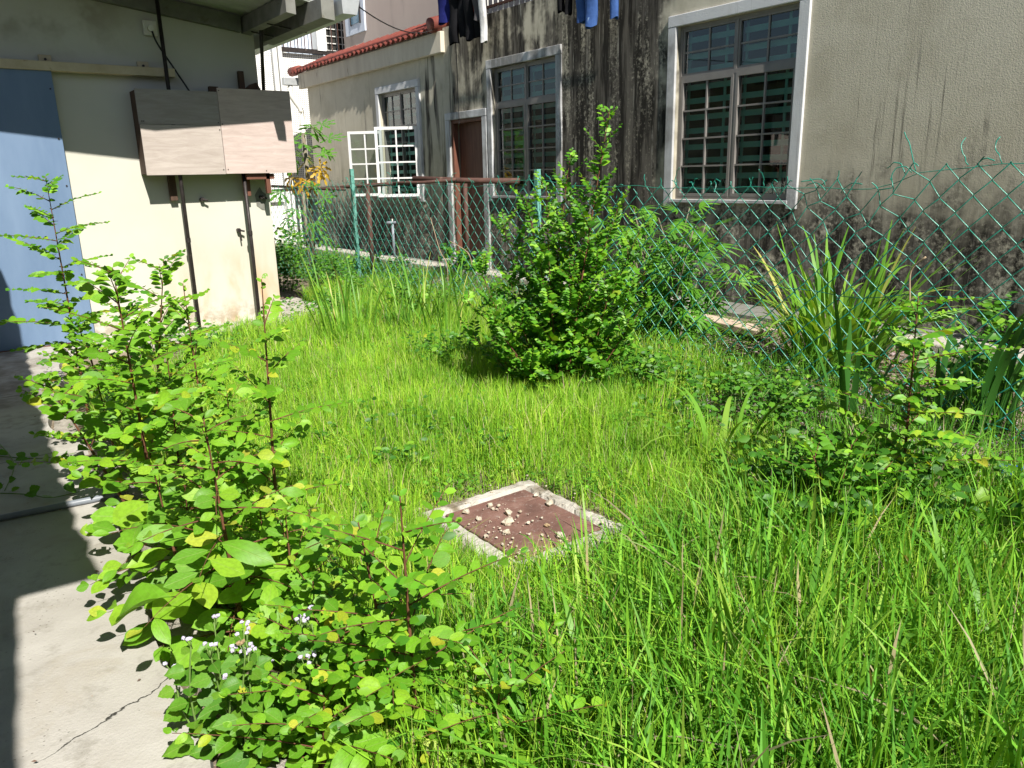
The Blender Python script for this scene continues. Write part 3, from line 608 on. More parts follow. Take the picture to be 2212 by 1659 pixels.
garment('trousers', 'black trousers hanging between the red cloth and the grey shirt', 'trousers', [(9.17, 3.7, 3.12, .17, .16, -.02), (9.04, 3.7, 3.14, .16, .14, .03)], M['c_black'], (9.1, 4.1, 3.68, .36, .34), 3)
garment('cloth', 'small red cloth behind the black trousers', 'cloth', [(9.33, 4.1, 3.24, .14, .12, .10)], M['c_red'], seed=4)
garment('shirt', 'grey shirt in the hanging laundry', 'shirt', [(8.93, 3.7, 3.32, .18, .10, -.05, )], M['c_grey'], (8.9, 4.1, 3.6, .40, .30), 5)
garment('cloth', 'narrow white towel at the near end of the dark laundry', 'cloth', [(8.80, 4.1, 3.04, .12, .10, -.06)], M['c_white'], seed=6)
garment('trousers', 'short black garment left of the blue jeans', 'trousers', [(7.32, 4.1, 3.16, .10, .08), (7.20, 4.1, 3.12, .09, .08)], M['c_black'], seed=7)
garment('jeans', 'blue jeans hanging over the stained wall', 'trousers', [(6.98, 3.6, 3.00, .15, .13), (6.79, 3.6, 2.92, .18, .16, -.03)], M['c_denim'], (6.88, 4.1, 3.58, .38, .36), 8)
MB().tube([(6.232, 6.79, 2.935), (6.232, 6.79, 3.01)], .03, 8).build('turned_up_hem', M['c_denim2'], bpy.data.objects['jeans'])
garment('trousers', 'dark blue trouser leg right of the jeans', 'trousers', [(6.46, 4.1, 2.96, .10, .09)], M['c_denim'], seed=9)
# ------------------------------------------------------------------ chain link fence
XF = 4.10
F = thing('chain_link_fence', (XF, 6, 0), 'green plastic coated chain link fence with a torn sagging top edge', 'fence')
SY, SZ = .0725, .0745
def fbm(y, z, s=0): return math.sin(y*1.7+s)*.5+math.sin(y*3.9+z*2.3+s*2)*.3+math.sin(y*9.1-z*5.1+s*3)*.2
def ftop(y):
    P = [(.5, 1.37), (1.5, 1.36), (1.95, 1.35), (2.15, 1.27), (2.6, 1.255), (3.4, 1.265), (4.4, 1.27), (5.12, 1.33), (6.0, 1.28), (7.2, 1.28), (8.3, 1.30), (8.63, 1.34), (9.2, 1.28), (11.6, 1.25)]
    for (a, b), (c, d) in zip(P, P[1:]):
        if a <= y <= c: return b+(d-b)*(y-a)/(c-a)
    return P[0][1] if y < P[0][0] else P[-1][1]
def warp(y, z):
    """where a knot of the mesh really sits: bellied, sagging and pulled about near the torn part"""
    k = ftop(y)/1.34; zz = z*k
    tear = math.exp(-((y-2.35)/.42)**2)*max(0, (z-.85)/.5)
    dy = .012*fbm(y, z, 1)+tear*.05*math.sin(z*23+y*17); dz = .010*fbm(y, z, 4)+tear*.035*math.sin(z*17-y*29)
    dx = .025*fbm(y, z*2, 2)*min(1, z)+.05*math.sin(max(0, min(1, z))*math.pi)*fbm(y, 0, 5)*.5
    return Vector((XF+dx, y+dy, zz+dz))
NW = int((11.5-.55)/SY); NJ = 18
for k in range(NW):
    pts = []; top = NJ-(1 if random.random() < .25 else 0)
    for j in range(top+1):
        even = (j+k) % 2 == 0
        y = .55+SY*(k if even else k+1); c = warp(y, j*SZ)
        s = 1 if even else -1; e = .0035
        for dj, dxs in ((-.07, -1), (.07, 1)):
            zz = (j+dj)*SZ
            if zz < 0: continue
            q = c.copy(); q.z += dj*SZ; q.y -= s*-abs(dj)*SY*.5; q.x += dxs*e*s; pts.append(q)
    # loose end above the top row
    l = pts[-1]; r = random.random()
    if r < .8:
        a = random.uniform(-1, 1); pts += [l+Vector((.004, a*.02, .02)), l+Vector((-.006, a*.045, .025+random.uniform(-.01, .02)))]
        if r < .35: pts.append(pts[-1]+Vector((.01, a*.03, random.uniform(-.03, .035))))
    MB().tube(pts, .0029, 4, False).build('wire', M['wire'], F, smooth=True)
for z0, nm in ((1.0, 'line_wire'), (.52, 'line_wire'), (.06, 'line_wire')):
    pts = [Vector((XF+.008, y, (ftop(y)-.015 if z0 == 1.0 else z0*ftop(y))+.008*math.sin(y*5)+.006*math.sin(y*13))) for y in np.linspace(.5, 11.5, 90)]
    MB().tube(pts, .0022, 4, False).build(nm, M['wire'], F, smooth=True)
for k, y in enumerate((2.0, 2.02, 2.28, 2.5, 2.62, 2.05, 1.75, 3.3, 4.1, 4.9, 6.4, 7.6, 2.9, 3.6, 1.6)):     # twisted wire tails
    r = random.Random(k); p = Vector((XF, y, ftop(y))); pts = [p]
    d = Vector((r.uniform(-.2, .2), r.uniform(-1, 1), r.uniform(.1, 1.2))).normalized()
    if k == 0: d = Vector((0, .35, 1)).normalized()
    for i in range(7):
        p = p+d*(.022 if k else .03); d = (d+Vector((r.uniform(-.3, .3), r.uniform(-.6, .6), r.uniform(-.75, .25)))).normalized() if k or i > 3 else d; pts.append(p)
    MB().tube(smooth_pts(pts, 2), .0028, 4).build('wire_tail', M['wire'], F, smooth=True)
for y, h in ((8.63, 1.47), (5.12, 1.40), (.72, 1.45)):
    b = MB(); x = XF+.02; t = .04
    b.add([(x,y,-.1),(x+t,y,-.1),(x+t,y+.007,-.1),(x+.007,y+.007,-.1),(x+.007,y+t,-.1),(x,y+t,-.1),(x,y,h),(x+t,y,h),(x+t,y+.007,h),(x+.007,y+.007,h),(x+.007,y+t,h),(x,y+t,h)],
          [(i, (i+1) % 6, 6+(i+1) % 6, 6+i) for i in range(6)]+[(0, 1, 2, 3), (3, 4, 5, 0), (6, 9, 8, 7), (6, 11, 10, 9)])
    b.build('post', M['post'], F)
# rusty pipes of an old drying frame behind the fence
R_ = thing('rusty_pipe_frame', (5.2, 9.4, 0), 'rusty brown pipe frame standing just behind the chain link fence', 'pipe frame')
def pole_from(pxt, pyt, g): return Vector((g.x, g.y, at(pxt, pyt, 0, g.x).z))
g1 = gp(808, 612); g2 = gp(1012, 596); g3 = gp(665, 545)
tops = []
for nm, gq, (tx, ty) in (('upright', g1, (797, 400)), ('upright', g2, (1012, 388)), ('upright', g3, (659, 408))):
    z = at(tx, ty, 0, gq.x).z; tops.append(Vector((gq.x, gq.y, z))); MB().tube([gq, tops[-1]], .03, 8).build(nm, M['rust'], R_, smooth=True)
def along(a, b, r): return MB().tube([a, a.lerp(b, .5)+Vector((0, 0, -.01)), b], r, 9).build('cross_pipe', M['rust'], R_, smooth=True)
a = at(893, 386, 0, 5.15); c = at(1122, 391, 0, 5.9); along(a, c, .036)
along(tops[2]+Vector((-.3, .6, -.02)), tops[0]+Vector((.35, -.5, .02)), .026)
a = at(588, 402, 0, 4.75); c = at(745, 409, 0, 4.8); along(a, c, .022)
a = at(850, 396, 0, 4.8); c = at(985, 388, 0, 5.3); along(a, c, .02)
# white standpipe
g1 = Vector((6.2, 11.55, 0)); t = thing('standpipe', g1, 'white plastic standpipe with a tap in front of the stained wall', 'standpipe')
top = at(848, 482, 0, 6.2); top = Vector((6.2, g1.y, top.z))
MB().tube([g1, top], .022, 8).build('riser', M['pvc'], t, smooth=True); MB().tube([top+Vector((.05, -.03, .01)), top+Vector((-.10, .02, .01))], .024, 8).build('tap', M['pvc'], t, smooth=True)  # shade on the white plastic put into the colour: grey riser and tap
MB().tube([top+Vector((0, 0, .02)), top+Vector((0, 0, .07))], .012, 6).build('handle', M['pvcw'], t)
# ------------------------------------------------------------------ manhole in the lawn
mh = thing('manhole', (1.69, 2.23, 0), 'square manhole with a rusty steel cover and pale concrete rim in the grass', 'manhole')
x0, x1, y0, y1 = 1.41, 1.965, 1.90, 2.54; r = .07; zt = .03
def rough_box(a, c):
    """a chipped concrete bar: cross-section jittered along its length"""
    rr = random.Random(int(a[0]*1000+a[1]*77)); b = MB(); ax = 0 if c[0]-a[0] > c[1]-a[1] else 1; n = 26; v = []; f = []
    for i in range(n+1):
        t = a[ax]+(c[ax]-a[ax])*i/n; j = lambda k=.006: rr.uniform(-k, k)
        lo, hi = a[1-ax], c[1-ax]; ch = rr.random() < .2
        sec = [(lo+j(), a[2]), (lo+j(.009), c[2]-.012-abs(j(.01))-(.014 if ch else 0)), (lo+.012+abs(j(.008)), c[2]+j(.003)), (hi-.010-abs(j(.006)), c[2]+j(.003)), (hi+j(.005), c[2]-.010-abs(j())), (hi, a[2])]
        v += [(t, q, z) if ax == 0 else (q, t, z) for q, z in sec]
    for i in range(n):
        for k in range(5): p = 6*i+k; f.append((p, p+1, p+7, p+6))
    f += [tuple(range(6))[::-1], tuple(range(6*n, 6*n+6))]
    return b.add(v, f)
for nm, a, c in (('rim', (x0, y0, -.05), (x1, y0+r, zt)), ('rim', (x0, y1-r, -.05), (x1, y1, zt+.002)), ('rim', (x0, y0+r+.001, -.05), (x0+r, y1-r-.001, zt-.001)), ('rim', (x1-r, y0+r+.001, -.05), (x1, y1-r-.001, zt+.001))):
    o = rough_box(a, c).build(nm, M['kerb2'], mh)
MB().box((x0+r+.004, y0+r+.004, -.05), (x1-r-.004, y1-r-.004, zt-.004)).build('steel_cover', M['plate'], mh, bevel=.004)
MB().box((x0+r+.03, y1-r-.03, zt-.004), (x1-r-.03, y1-r-.022, zt+.001)).build('weld_line', M['plate'], mh)
def rock(seed, s, flat=.6):
    r = random.Random(seed); v = []; f = []; n, m = 7, 4
    v.append((0, 0, s*flat))
    for i in range(1, m):
        th = math.pi*i/m
        for k in range(n):
            a = 2*math.pi*k/n; q = s*(1+r.uniform(-.28, .28)); v.append((q*math.sin(th)*math.cos(a), q*math.sin(th)*math.sin(a)*.85, q*flat*math.cos(th)))
    v.append((0, 0, -s*flat)); L = len(v)-1
    for k in range(n): f.append((0, 1+k, 1+(k+1) % n)); f.append((L, 1+(m-2)*n+(k+1) % n, 1+(m-2)*n+k))
    for i in range(m-2):
        for k in range(n): a = 1+i*n; f.append((a+k, a+n+k, a+n+(k+1) % n, a+(k+1) % n))
    return v, f
STN = [(1098, 1131, .024, 'white angular stone near the middle of the rusty cover', 0), (1098, 1110, .018, 'cream stone just behind the white stone on the cover', 0), (1059, 1093, .013, 'small pale stone near the left corner of the cover', 0),
       (1188, 1090, .020, 'pale stone on the right rim of the manhole', 0), (1181, 1137, .013, 'ochre stone alone on the right of the cover', 1), (1008, 1108, .016, 'pale stone at the left corner of the cover', 0),
       (1211, 1160, .019, 'pale stone at the front right edge of the cover', 0), (1095, 1152, .017, 'flat stone towards the front of the cover', 0), (1158, 1072, .014, 'pale stone at the back corner of the rim', 0), (1035, 1123, .014, 'pale stone left of the white stone', 0),
       (1223, 1166, .010, 'small ochre pebble by the front right edge', 1), (1065, 1100, .009, 'small pebble behind the left corner stone', 0)]
for i, (a, c, s, lab, oc) in enumerate(STN):
    v, f = rock(i, s); o = link('stone', mesh('stone', v, f, M['stone2' if oc else 'stone']), None, Matrix.Translation(gp(a, c, .03)+Vector((0, 0, s*.42))) @ Matrix.Rotation(i*1.3, 4, 'Z')); tag(o, lab, 'stone', 'stones on the manhole')
b = MB(); rr = random.Random(3)
for i in range(150):
    u = rr.random()
    if u < .6: p = Vector((x0+(x1-x0)*(.12+.5*rr.random()**1.2), y0+(y1-y0)*(.1+.7*rr.random()), .033))
    elif u < .8: p = Vector((x0-.02+(x1-x0+.05)*rr.random(), y1-.07+.13*rr.random(), .034 if rr.random() < .5 else .01))
    else: p = Vector((x1-.07+.13*rr.random(), y0+(y1-y0)*rr.random(), .034 if rr.random() < .4 else .01))
    s = .0025+.0075*rr.random()**3; v, f = rock(i+50, s); b.add([Vector(q)+p+Vector((0, 0, s*.4)) for q in v], f)
tag(b.build('gravel', M['stone']), 'pale grit scattered over the manhole cover and rim', 'gravel', kind='stuff')
# rubble along the kerb under the shrubs
RB = [(745, 1385, .10), (800, 1440, .085), (705, 1225, .07), (690, 1250, .06), (775, 1500, .09), (640, 1330, .05), (860, 1420, .05), (640, 1365, .06), (835, 1545, .06), (330, 1140, .05)]
for i, (a, c, s) in enumerate(RB):
    v, f = rock(i+200, s, .45); p = gp(a, c, 0)
    lab = 'grey rubble lump among the shrub stems by the kerb'
    o = link('rubble', mesh('rubble', v, f, M['kerb']), None, Matrix.Translation(p+Vector((0, 0, s*.2))) @ Matrix.Rotation(i*2.1, 4, 'Z')); tag(o, lab, 'rubble', 'rubble lumps along the kerb')
# grey pipe on the yard
a = gp(-30, 1125, .06); c = gp(215, 1076, .06); c2 = gp(270, 1062, .06)
tag(MB().tube([a, c, c2], .014, 10).build('plastic_pipe', M['pvc'], smooth=True), 'grey plastic pipe lying across the concrete yard', 'pipe')
# plank and scraps beyond the fence
p0 = gp(1655, 712, .1); p1 = gp(1380, 652, .13)
d = (p1-p0).normalized(); sd = Vector((d.y, -d.x, 0)).normalized()*.10
hh = Vector((0, 0, .055)); w_ = Vector((0, 0, .0))
tag(MB().hexa([p0-sd-hh+d*.05, p0+sd*.9-hh-d*.03, p1+sd-hh, p1-sd-hh], [p0-sd+d*.02, p0+sd*.9-d*.06, p1+sd, p1-sd]).build('timber_plank', M['timber'], bevel=.006), 'weathered pale timber plank with a broken brown end by the stained wall', 'plank')
p = gp(2180, 1015, .03)
v, f = rock(91, .075, .35); tag(link('plastic_scrap', mesh('scrap', v, f, M['c_blue'], False), None, Matrix.Translation(p)), 'crumpled blue plastic at the foot of the fence', 'plastic')
p = gp(655, 708, .05); v, f = rock(92, .03, .3); tag(link('plastic_scrap', mesh('scrap', v, f, M['teal'], False), None, Matrix.Translation(p)), 'small turquoise plastic scrap on the paving beside the cream house', 'plastic')
# ------------------------------------------------------------------ leaves
def leaf_mesh(name, mat, length=1., width=.62, profile=None, fold=.10, curl=.12, rows=6, seed=0, teeth=0, holes=False, petiole=.10, heart=0):
    """blade along +Y from a short stalk, folded along the midrib, UV across/along"""
    r = random.Random(seed); v = []; uv = []; f = []
    prof = profile or (lambda t: math.sin(math.pi*min(1, t**.85))**.72)
    cols = (-1, -.5, 0, .5, 1) if holes else (-1, 0, 1); nc = len(cols); rows = rows+3 if holes else rows
    for i in range(rows+1):
        t = i/rows; wd = width/2*max(prof(t), .02 if 0 < t < 1 else .01)*(1+r.uniform(-.06, .06))
        if teeth and i % 2: wd *= 1+teeth
        back = -heart*max(0, 1-t*5)
        for c in cols:
            y = petiole+t*length+(back*abs(c) if t < .2 else 0); x = wd*c
            v.append((x, y, fold*abs(x)*1.6-curl*(t**2)*length+.012*math.sin(t*9+seed+c*2)*length)); uv.append((.5+.5*c*max(prof(t), .05), t))
    for i in range(rows):
        for k in range(nc-1):
            if holes and 0 < i < rows-1 and r.random() < .22: continue
            a = i*nc+k; f.append((a, a+1, a+nc+1, a+nc))
    n = len(v); w_ = .012
    v += [(-w_, 0, 0), (w_, 0, 0), (0, petiole+.02, .0), (0, 0, -w_*1.5)]; uv += [(.5, 0)]*4; f += [(n, n+1, n+2), (n+1, n+3, n+2)]
    me = mesh(name, v, f, mat, True); ul = me.uv_layers.new(name='UVMap')
    for l in me.loops: ul.data[l.index].uv = uv[l.vertex_index]
    return me
def lset(nm, mat, **k):
    k.setdefault('width', .62)
    out = [leaf_mesh(nm, mat, **{**k, 'width': k['width']*q, 'curl': cu, 'fold': fo, 'seed': i}) for i, (q, cu, fo) in enumerate(((1, .10, .12), (1.08, .2, .22), (.92, .02, .08), (1.0, -.06, .18), (.96, .28, .05)))]
    return out
obov = lambda t: math.sin(math.pi*t**.95)**.60 if 0 < t < 1 else 0
LV = {'small': lset('leaf', M['leaf'], profile=obov, width=.68), 'big': lset('leaf', M['leaf_big'], profile=lambda t: math.sin(math.pi*t**1.12)**.8 if 0 < t < 1 else 0, width=.56, rows=8),
      'fresh': lset('leaf', M['leaf_y'], profile=obov, width=.66), 'dense': lset('leaf', M['leaf_d'], profile=obov, width=.64, rows=5),
      'weed': lset('leaf', M['leaf_weed'], profile=lambda t: (math.sin(math.pi*t**.7)**.9 if 0 < t < 1 else 0), width=.74, teeth=.16, rows=9, petiole=.2),
      'heart': lset('leaf', M['leaf_heart'], profile=lambda t: math.cos(math.pi/2*t)**.75*min(1, .35+t*4), width=.86, heart=.2, rows=9, petiole=.25)}
for k in ('small', 'big', 'fresh'): LV[k].append(leaf_mesh('leaf', LV[k][0].materials[0], width=.62, profile=obov, holes=True, seed=4))
LS = {'small': 1.18, 'big': 1.08, 'fresh': 1.25, 'dense': 1.5, 'weed': 1.15, 'cass': 1.35}
class Plant:
    def __init__(s, name, base, label, cat, group=None, leaves='small', maxparts=300, seed=0, stem='stem'):
        s.t = thing(name, base, label, cat, group); s.base = Vector(base); s.L = []; s.kind = leaves; s.maxp = maxparts; s.r = random.Random(seed); s.stem = M[stem]
    def leaf(s, pos, d, up, size, kind=None):
        size *= LS.get(kind or s.kind, 1.); up = Vector(up)+(Vector((-.3, -1.0, 0))+Vector((s.r.gauss(0, .45), s.r.gauss(0, .45), 0)) if (kind or s.kind) in ('dense', 'fresh') else Vector((-.2, -.85, 0)))+Vector((s.r.gauss(0, .38), s.r.gauss(0, .38), 0))
        d = Vector(d).normalized(); z = Vector(up); z = (z-d*z.dot(d)); z = z.normalized() if z.length > 1e-4 else Vector((0, 0, 1)); x = d.cross(z)
        m = Matrix((( x.x, d.x, z.x, pos.x-s.base.x), (x.y, d.y, z.y, pos.y-s.base.y), (x.z, d.z, z.z, pos.z-s.base.z), (0, 0, 0, 1))) @ Matrix.Scale(size, 4)
        s.L.append((kind or s.kind, m, size))
    def stemtube(s, pts, r0, r1, nm='stem', n=6, mat=None):
        m = len(pts); return MB().tube(pts, [r0+(r1-r0)*i/(m-1) for i in range(m)], n).build(nm, mat or s.stem, s.t, smooth=True)
    def finish(s, tint=None, mesh_kind=None):
        # the leaves that show largest become parts; the rest are one joined part
        cam_l = CAM-s.base
        s.L.sort(key=lambda q: -(q[2]/(q[1].translation-cam_l).length))
        for k, m, sz in s.L[:s.maxp]:
            vs_ = LV[k]; me = vs_[s.r.randrange(len(vs_))] if s.r.random() < .93 or len(vs_) < 6 else vs_[5]
            if me is vs_[-1] and len(vs_) > 5 and s.r.random() < .55: me = vs_[0]
            u_ = s.r.uniform
            link('leaf', me, s.t, m @ Matrix.Diagonal((u_(.82, 1.18), u_(.85, 1.15), u_(-.4, 2.6), 1)))
        rest = s.L[s.maxp:]
        if rest:
            v = []; f = []; tn = []; cs = tint or ((.06, .20, .014), (.11, .31, .018), (.21, .43, .026))
            for k, m, sz in rest:
                n = len(v); w_ = .33
                for p in ((0, 0, 0), (-w_, .45, .05), (0, .5, 0), (w_, .45, .05), (0, 1.1, -.12), (-w_*.75, .85, 0), (w_*.75, .85, 0)): v.append(m @ Vector(p))
                f += [(n, n+2, n+1), (n, n+3, n+2), (n+1, n+2, n+4, n+5), (n+2, n+3, n+6, n+4)]
                a = s.r.random(); c = cs[0] if a < .35 else cs[1] if a < .8 else cs[2]; j = s.r.uniform(.8, 1.2); tn += [(c[0]*j, c[1]*j, c[2]*j, 1)]*7
            me = mesh('foliage', v, f, M['foliage'], True); at_ = me.color_attributes.new('tint', 'FLOAT_COLOR', 'POINT'); at_.data.foreach_set('color', np.array(tn, dtype=np.float32).ravel())
            o = link('foliage', me, s.t); o['kind'] = 'stuff'
        return s.t
def along_path(P, t):
    x = t*(len(P)-1); i = min(int(x), len(P)-2); return P[i].lerp(P[i+1], x-i), (P[i+1]-P[i]).normalized()
def shrub_stem(pl, path, nb, blen, lsize, r0=.007, t0=.12, spacing=.8, up=.25, droop=.25, big_low=None, az0=None, side=None, bare_tip=.03, pexp=.55):
    """an upright stem with flat sprays of two-ranked leaves, the growth of these shrubs"""
    r = pl.r; P = smooth_pts(path, 6); pl.stemtube(P, r0, .0015)
    az = r.uniform(0, 6.28) if az0 is None else az0
    for i in range(nb):
        t = t0+(1-bare_tip-t0)*(i+r.uniform(-.2, .2))/max(1, nb-1); t = max(.02, min(.99, t))
        p, d = along_path(P, t); az += 2.4+r.uniform(-.3, .3)
        prof = (.35+.65*min(1, t*2.5))*(1-t)**pexp+.12
        L = blen*prof*r.uniform(.75, 1.2)
        h = Vector((math.cos(az), math.sin(az), 0))
        if side: h = (h+Vector(side)*.5).normalized()
        el = up+r.uniform(-.15, .2)+t*.35
        q = p.copy(); pts = [p.copy()]; n = max(4, int(L/.03)); dirv = (h*math.cos(el)+Vector((0, 0, math.sin(el)))).normalized(); dirs = []
        for k in range(n):
            q = q+dirv*(L/n); pts.append(q.copy()); dirs.append(dirv.copy()); dirv = (dirv+Vector((r.uniform(-.03, .03), r.uniform(-.03, .03), -droop/n*r.uniform(.5, 1.5)))).normalized()
        pl.stemtube(pts, max(.0016, r0*.32), .0008, 'branch', 4)
        ls = lsize*(1-.45*t)*r.uniform(.85, 1.15); kind = None
        if big_low and t < big_low[0]: ls = big_low[1]*r.uniform(.75, 1.15); kind = 'big'
        nl = max(3, int(L/(ls*spacing*.5))); sgn = 1
        roll = r.uniform(-.25, .25)
        for k in range(nl):
            u = (k+.6)/nl; pp, dd = along_path(pts, min(.999, u)); sgn = -sgn
            sdv = Vector((-dd.y, dd.x, 0)).normalized()
            upv = (Vector((0, 0, 1))+sdv*roll+Vector((r.uniform(-.25, .25), r.uniform(-.25, .25), 0))).normalized()
            dl = (dd*.55+sdv*sgn*.9+Vector((0, 0, r.uniform(-.18, .12)))).normalized()
            sz = ls*(1-.5*max(0, u-.55)/.45)*r.uniform(.82, 1.15)*(.75 if k == 0 else 1)
            pl.leaf(pp, dl, upv, sz, kind)
        for k in range(2): pl.leaf(pts[-1], dirs[-1]+Vector((r.uniform(-.4, .4), r.uniform(-.4, .4), .3)), Vector((0, 0, 1)), ls*.4, kind if not kind else pl.kind)
        # a leaf in the axil
        pl.leaf(p, h.cross(Vector((0, 0, 1)))*r.choice((-1, 1))+Vector((0, 0, .3)), Vector((0, 0, 1)), ls*r.uniform(.7, 1.0), kind)
    for k in range(4): pl.leaf(P[-1]-Vector((0, 0, k*.012)), Vector((math.cos(k*2.4), math.sin(k*2.4), .8)), Vector((0, 0, 1)), lsize*.35)
def uppath(base, tip_px, depth_from=None, bend=0, n=4):
    """stem from a ground point to the sighted tip, at the distance of its foot"""
    b = Vector(base); d = (CR @ Vector((tip_px[0]-PW/2, -(tip_px[1]-PH/2), -FPX)))
    # the tip stands over the foot: take the point of the sight line nearest above it
    hd = Vector((d.x, d.y)); t = Vector((b.x-CAM.x, b.y-CAM.y)).dot(hd)/hd.length_squared; tip = CAM+d*t
    out = []
    for i in range(n+1):
        q = b.lerp(tip, i/n); s = math.sin(math.pi*i/n); out.append(q+Vector((bend*s, bend*.6*s, 0)))
    return out
Z = Vector((0, 0, 1))
# row of shrubs along the edge of the yard --------------------------------------------------------
pl = Plant('yard_shrub', gp(190, 890), 'tallest slender shrub of the kerb row, in front of the blue door', 'shrub', 'shrubs along the yard kerb', seed=1)
shrub_stem(pl, uppath(pl.base, (98, 381)), 30, .50, .062, .009, t0=.16, up=.12, droop=.35); shrub_stem(pl, uppath(pl.base+Vector((.1, -.1, 0)), (165, 690)), 8, .35, .06, .006, t0=.2); pl.finish()
pl = Plant('yard_shrub', gp(282, 1105), 'shrub leaning left over the shaded concrete', 'shrub', 'shrubs along the yard kerb', seed=2)
shrub_stem(pl, uppath(pl.base, (97, 815)), 13, .34, .066, .008, t0=.15); pl.finish()
pl = Plant('yard_shrub', gp(350, 1175), 'upright shrub with red brown stem before the edge of the cream wall and blue door', 'shrub', 'shrubs along the yard kerb', seed=3)
shrub_stem(pl, uppath(pl.base, (243, 578)), 24, .42, .072, .009, t0=.14, big_low=(.22, .11)); pl.finish()
pl = Plant('yard_shrub', gp(330, 1010), 'bushy shrub behind the upright one, its tip against the sunlit cream wall', 'shrub', 'shrubs along the yard kerb', seed=4)
shrub_stem(pl, uppath(pl.base, (354, 560)), 22, .42, .066, .008, t0=.12); shrub_stem(pl, uppath(pl.base+Vector((.05, .15, 0)), (250, 640)), 14, .36, .062, .007); pl.finish()
pl = Plant('yard_shrub', gp(462, 1060), 'thin stemmed shrub in front of the left steel pole', 'shrub', 'shrubs along the yard kerb', seed=5)
shrub_stem(pl, uppath(pl.base, (395, 612)), 17, .30, .056, .007, t0=.1, bare_tip=.10); pl.finish()
pl = Plant('yard_shrub', gp(604, 1200), 'tall thin shrub with bare reddish tip in front of the right steel pole', 'shrub', 'shrubs along the yard kerb', seed=6)
shrub_stem(pl, uppath(pl.base, (565, 603)), 14, .30, .060, .008, t0=.12, bare_tip=.16); pl.finish()
pl = Plant('yard_shrub', gp(533, 1405), 'large leaved shrub at the concrete edge with broad oval leaves', 'shrub', 'shrubs along the yard kerb', leaves='big', seed=7)
shrub_stem(pl, uppath(pl.base, (440, 905)), 26, .36, .085, .009, t0=.04, big_low=(.55, .125), spacing=.95, up=.0, droop=.5)
shrub_stem(pl, uppath(pl.base+Vector((-.08, .3, 0)), (330, 1010)), 12, .30, .085, .007, t0=.05, big_low=(.75, .12), spacing=.95, up=.05, droop=.5); pl.finish()
pl = Plant('yard_shrub', gp(420, 1270), 'broad leaved shrub spreading its lowest leaves over the concrete', 'shrub', 'shrubs along the yard kerb', leaves='big', seed=8)
shrub_stem(pl, uppath(pl.base, (395, 1010)), 15, .34, .09, .007, t0=.05, big_low=(.9, .12), spacing=.9, up=.0, droop=.6, side=(-.5, -.4, 0)); pl.finish()
pl = Plant('yard_shrub', gp(646, 1402), 'shrub with a bare red stem tip left of the manhole', 'shrub', 'shrubs along the yard kerb', leaves='big', seed=9)
shrub_stem(pl, uppath(pl.base, (617, 1115)), 13, .30, .08, .007, t0=.04, big_low=(.7, .115), spacing=1.1, bare_tip=.25); pl.finish()
pl = Plant('yard_shrub', gp(690, 1495), 'small dark stemmed sapling growing between the rubble lumps', 'shrub', 'shrubs along the yard kerb', seed=10)
shrub_stem(pl, uppath(pl.base, (676, 1255)), 11, .26, .052, .005, t0=.1); pl.finish()
pl = Plant('yard_shrub', gp(520, 1130), 'low leafy shrub filling the middle of the kerb row', 'shrub', 'shrubs along the yard kerb', seed=11)
shrub_stem(pl, uppath(pl.base, (490, 850)), 15, .34, .062, .006, t0=.06); pl.finish()
pl = Plant('yard_shrub', gp(250, 985), 'low shrub at the foot of the tallest one beside the shaded slab joint', 'shrub', 'shrubs along the yard kerb', seed=12)
shrub_stem(pl, uppath(pl.base, (190, 745)), 16, .36, .066, .007, t0=.08); pl.finish()
# nearest shrub ------------------------------------------------------------------------------------
pl = Plant('front_shrub', gp(905, 1640), 'nearest shrub with round leaves and red brown stems at the bottom of the picture', 'shrub', seed=21)
shrub_stem(pl, uppath(pl.base, (864, 1072)), 17, .36, .050, .007, t0=.08, bare_tip=.14, spacing=1.05)
shrub_stem(pl, uppath(pl.base+Vector((.02, .12, 0)), (774, 1128)), 15, .34, .050, .007, t0=.08, bare_tip=.16, spacing=1.05)
shrub_stem(pl, uppath(pl.base+Vector((-.02, -.03, 0)), (830, 1420)), 12, .40, .050, .005, t0=.1, spacing=1.15, side=(-1, .3, 0))
shrub_stem(pl, uppath(pl.base+Vector((.06, -.04, 0)), (1010, 1500)), 10, .36, .048, .005, t0=.1, spacing=1.15, side=(.8, -.4, 0)); pl.finish()
pl = Plant('front_shrub', gp(700, 1700), 'spreading shrub with long leafy twigs low in front of the flowering weeds', 'shrub', seed=22)
shrub_stem(pl, uppath(pl.base, (700, 1500)), 12, .42, .052, .006, t0=.2, spacing=1.15, side=(-.5, .2, 0)); pl.finish()
pl = Plant('front_shrub', gp(1060, 1690), 'low twiggy shrub at the bottom edge right of the nearest one', 'shrub', seed=23)
shrub_stem(pl, uppath(pl.base, (1080, 1480)), 10, .34, .046, .005, t0=.2, spacing=1.15, side=(.5, .2, 0)); shrub_stem(pl, uppath(pl.base, (1180, 1540)), 7, .28, .044, .004, t0=.3, spacing=1.15); pl.finish()
for k, (bx, by, tx, ty, lab) in enumerate(((300, 930, 290, 690, 'short leafy shrub behind the row, under the left end of the plywood box'), (400, 1130, 360, 760, 'leafy shrub in the thick of the kerb row, left of the thin stemmed one'), (480, 1250, 470, 960, 'small leaved shrub at the lawn side of the broad leaved ones'), (590, 1330, 560, 1090, 'low shrub between the broad leaves and the manhole'), (770, 1600, 730, 1370, 'round leaved shrub between the flowering weeds and the nearest shrub'))):
    pl = Plant('yard_shrub', gp(bx, by), lab, 'shrub', 'shrubs along the yard kerb', seed=130+k); shrub_stem(pl, uppath(pl.base, (tx, ty)), 17, .34, .052, .006, t0=.06, spacing=.95); pl.finish()
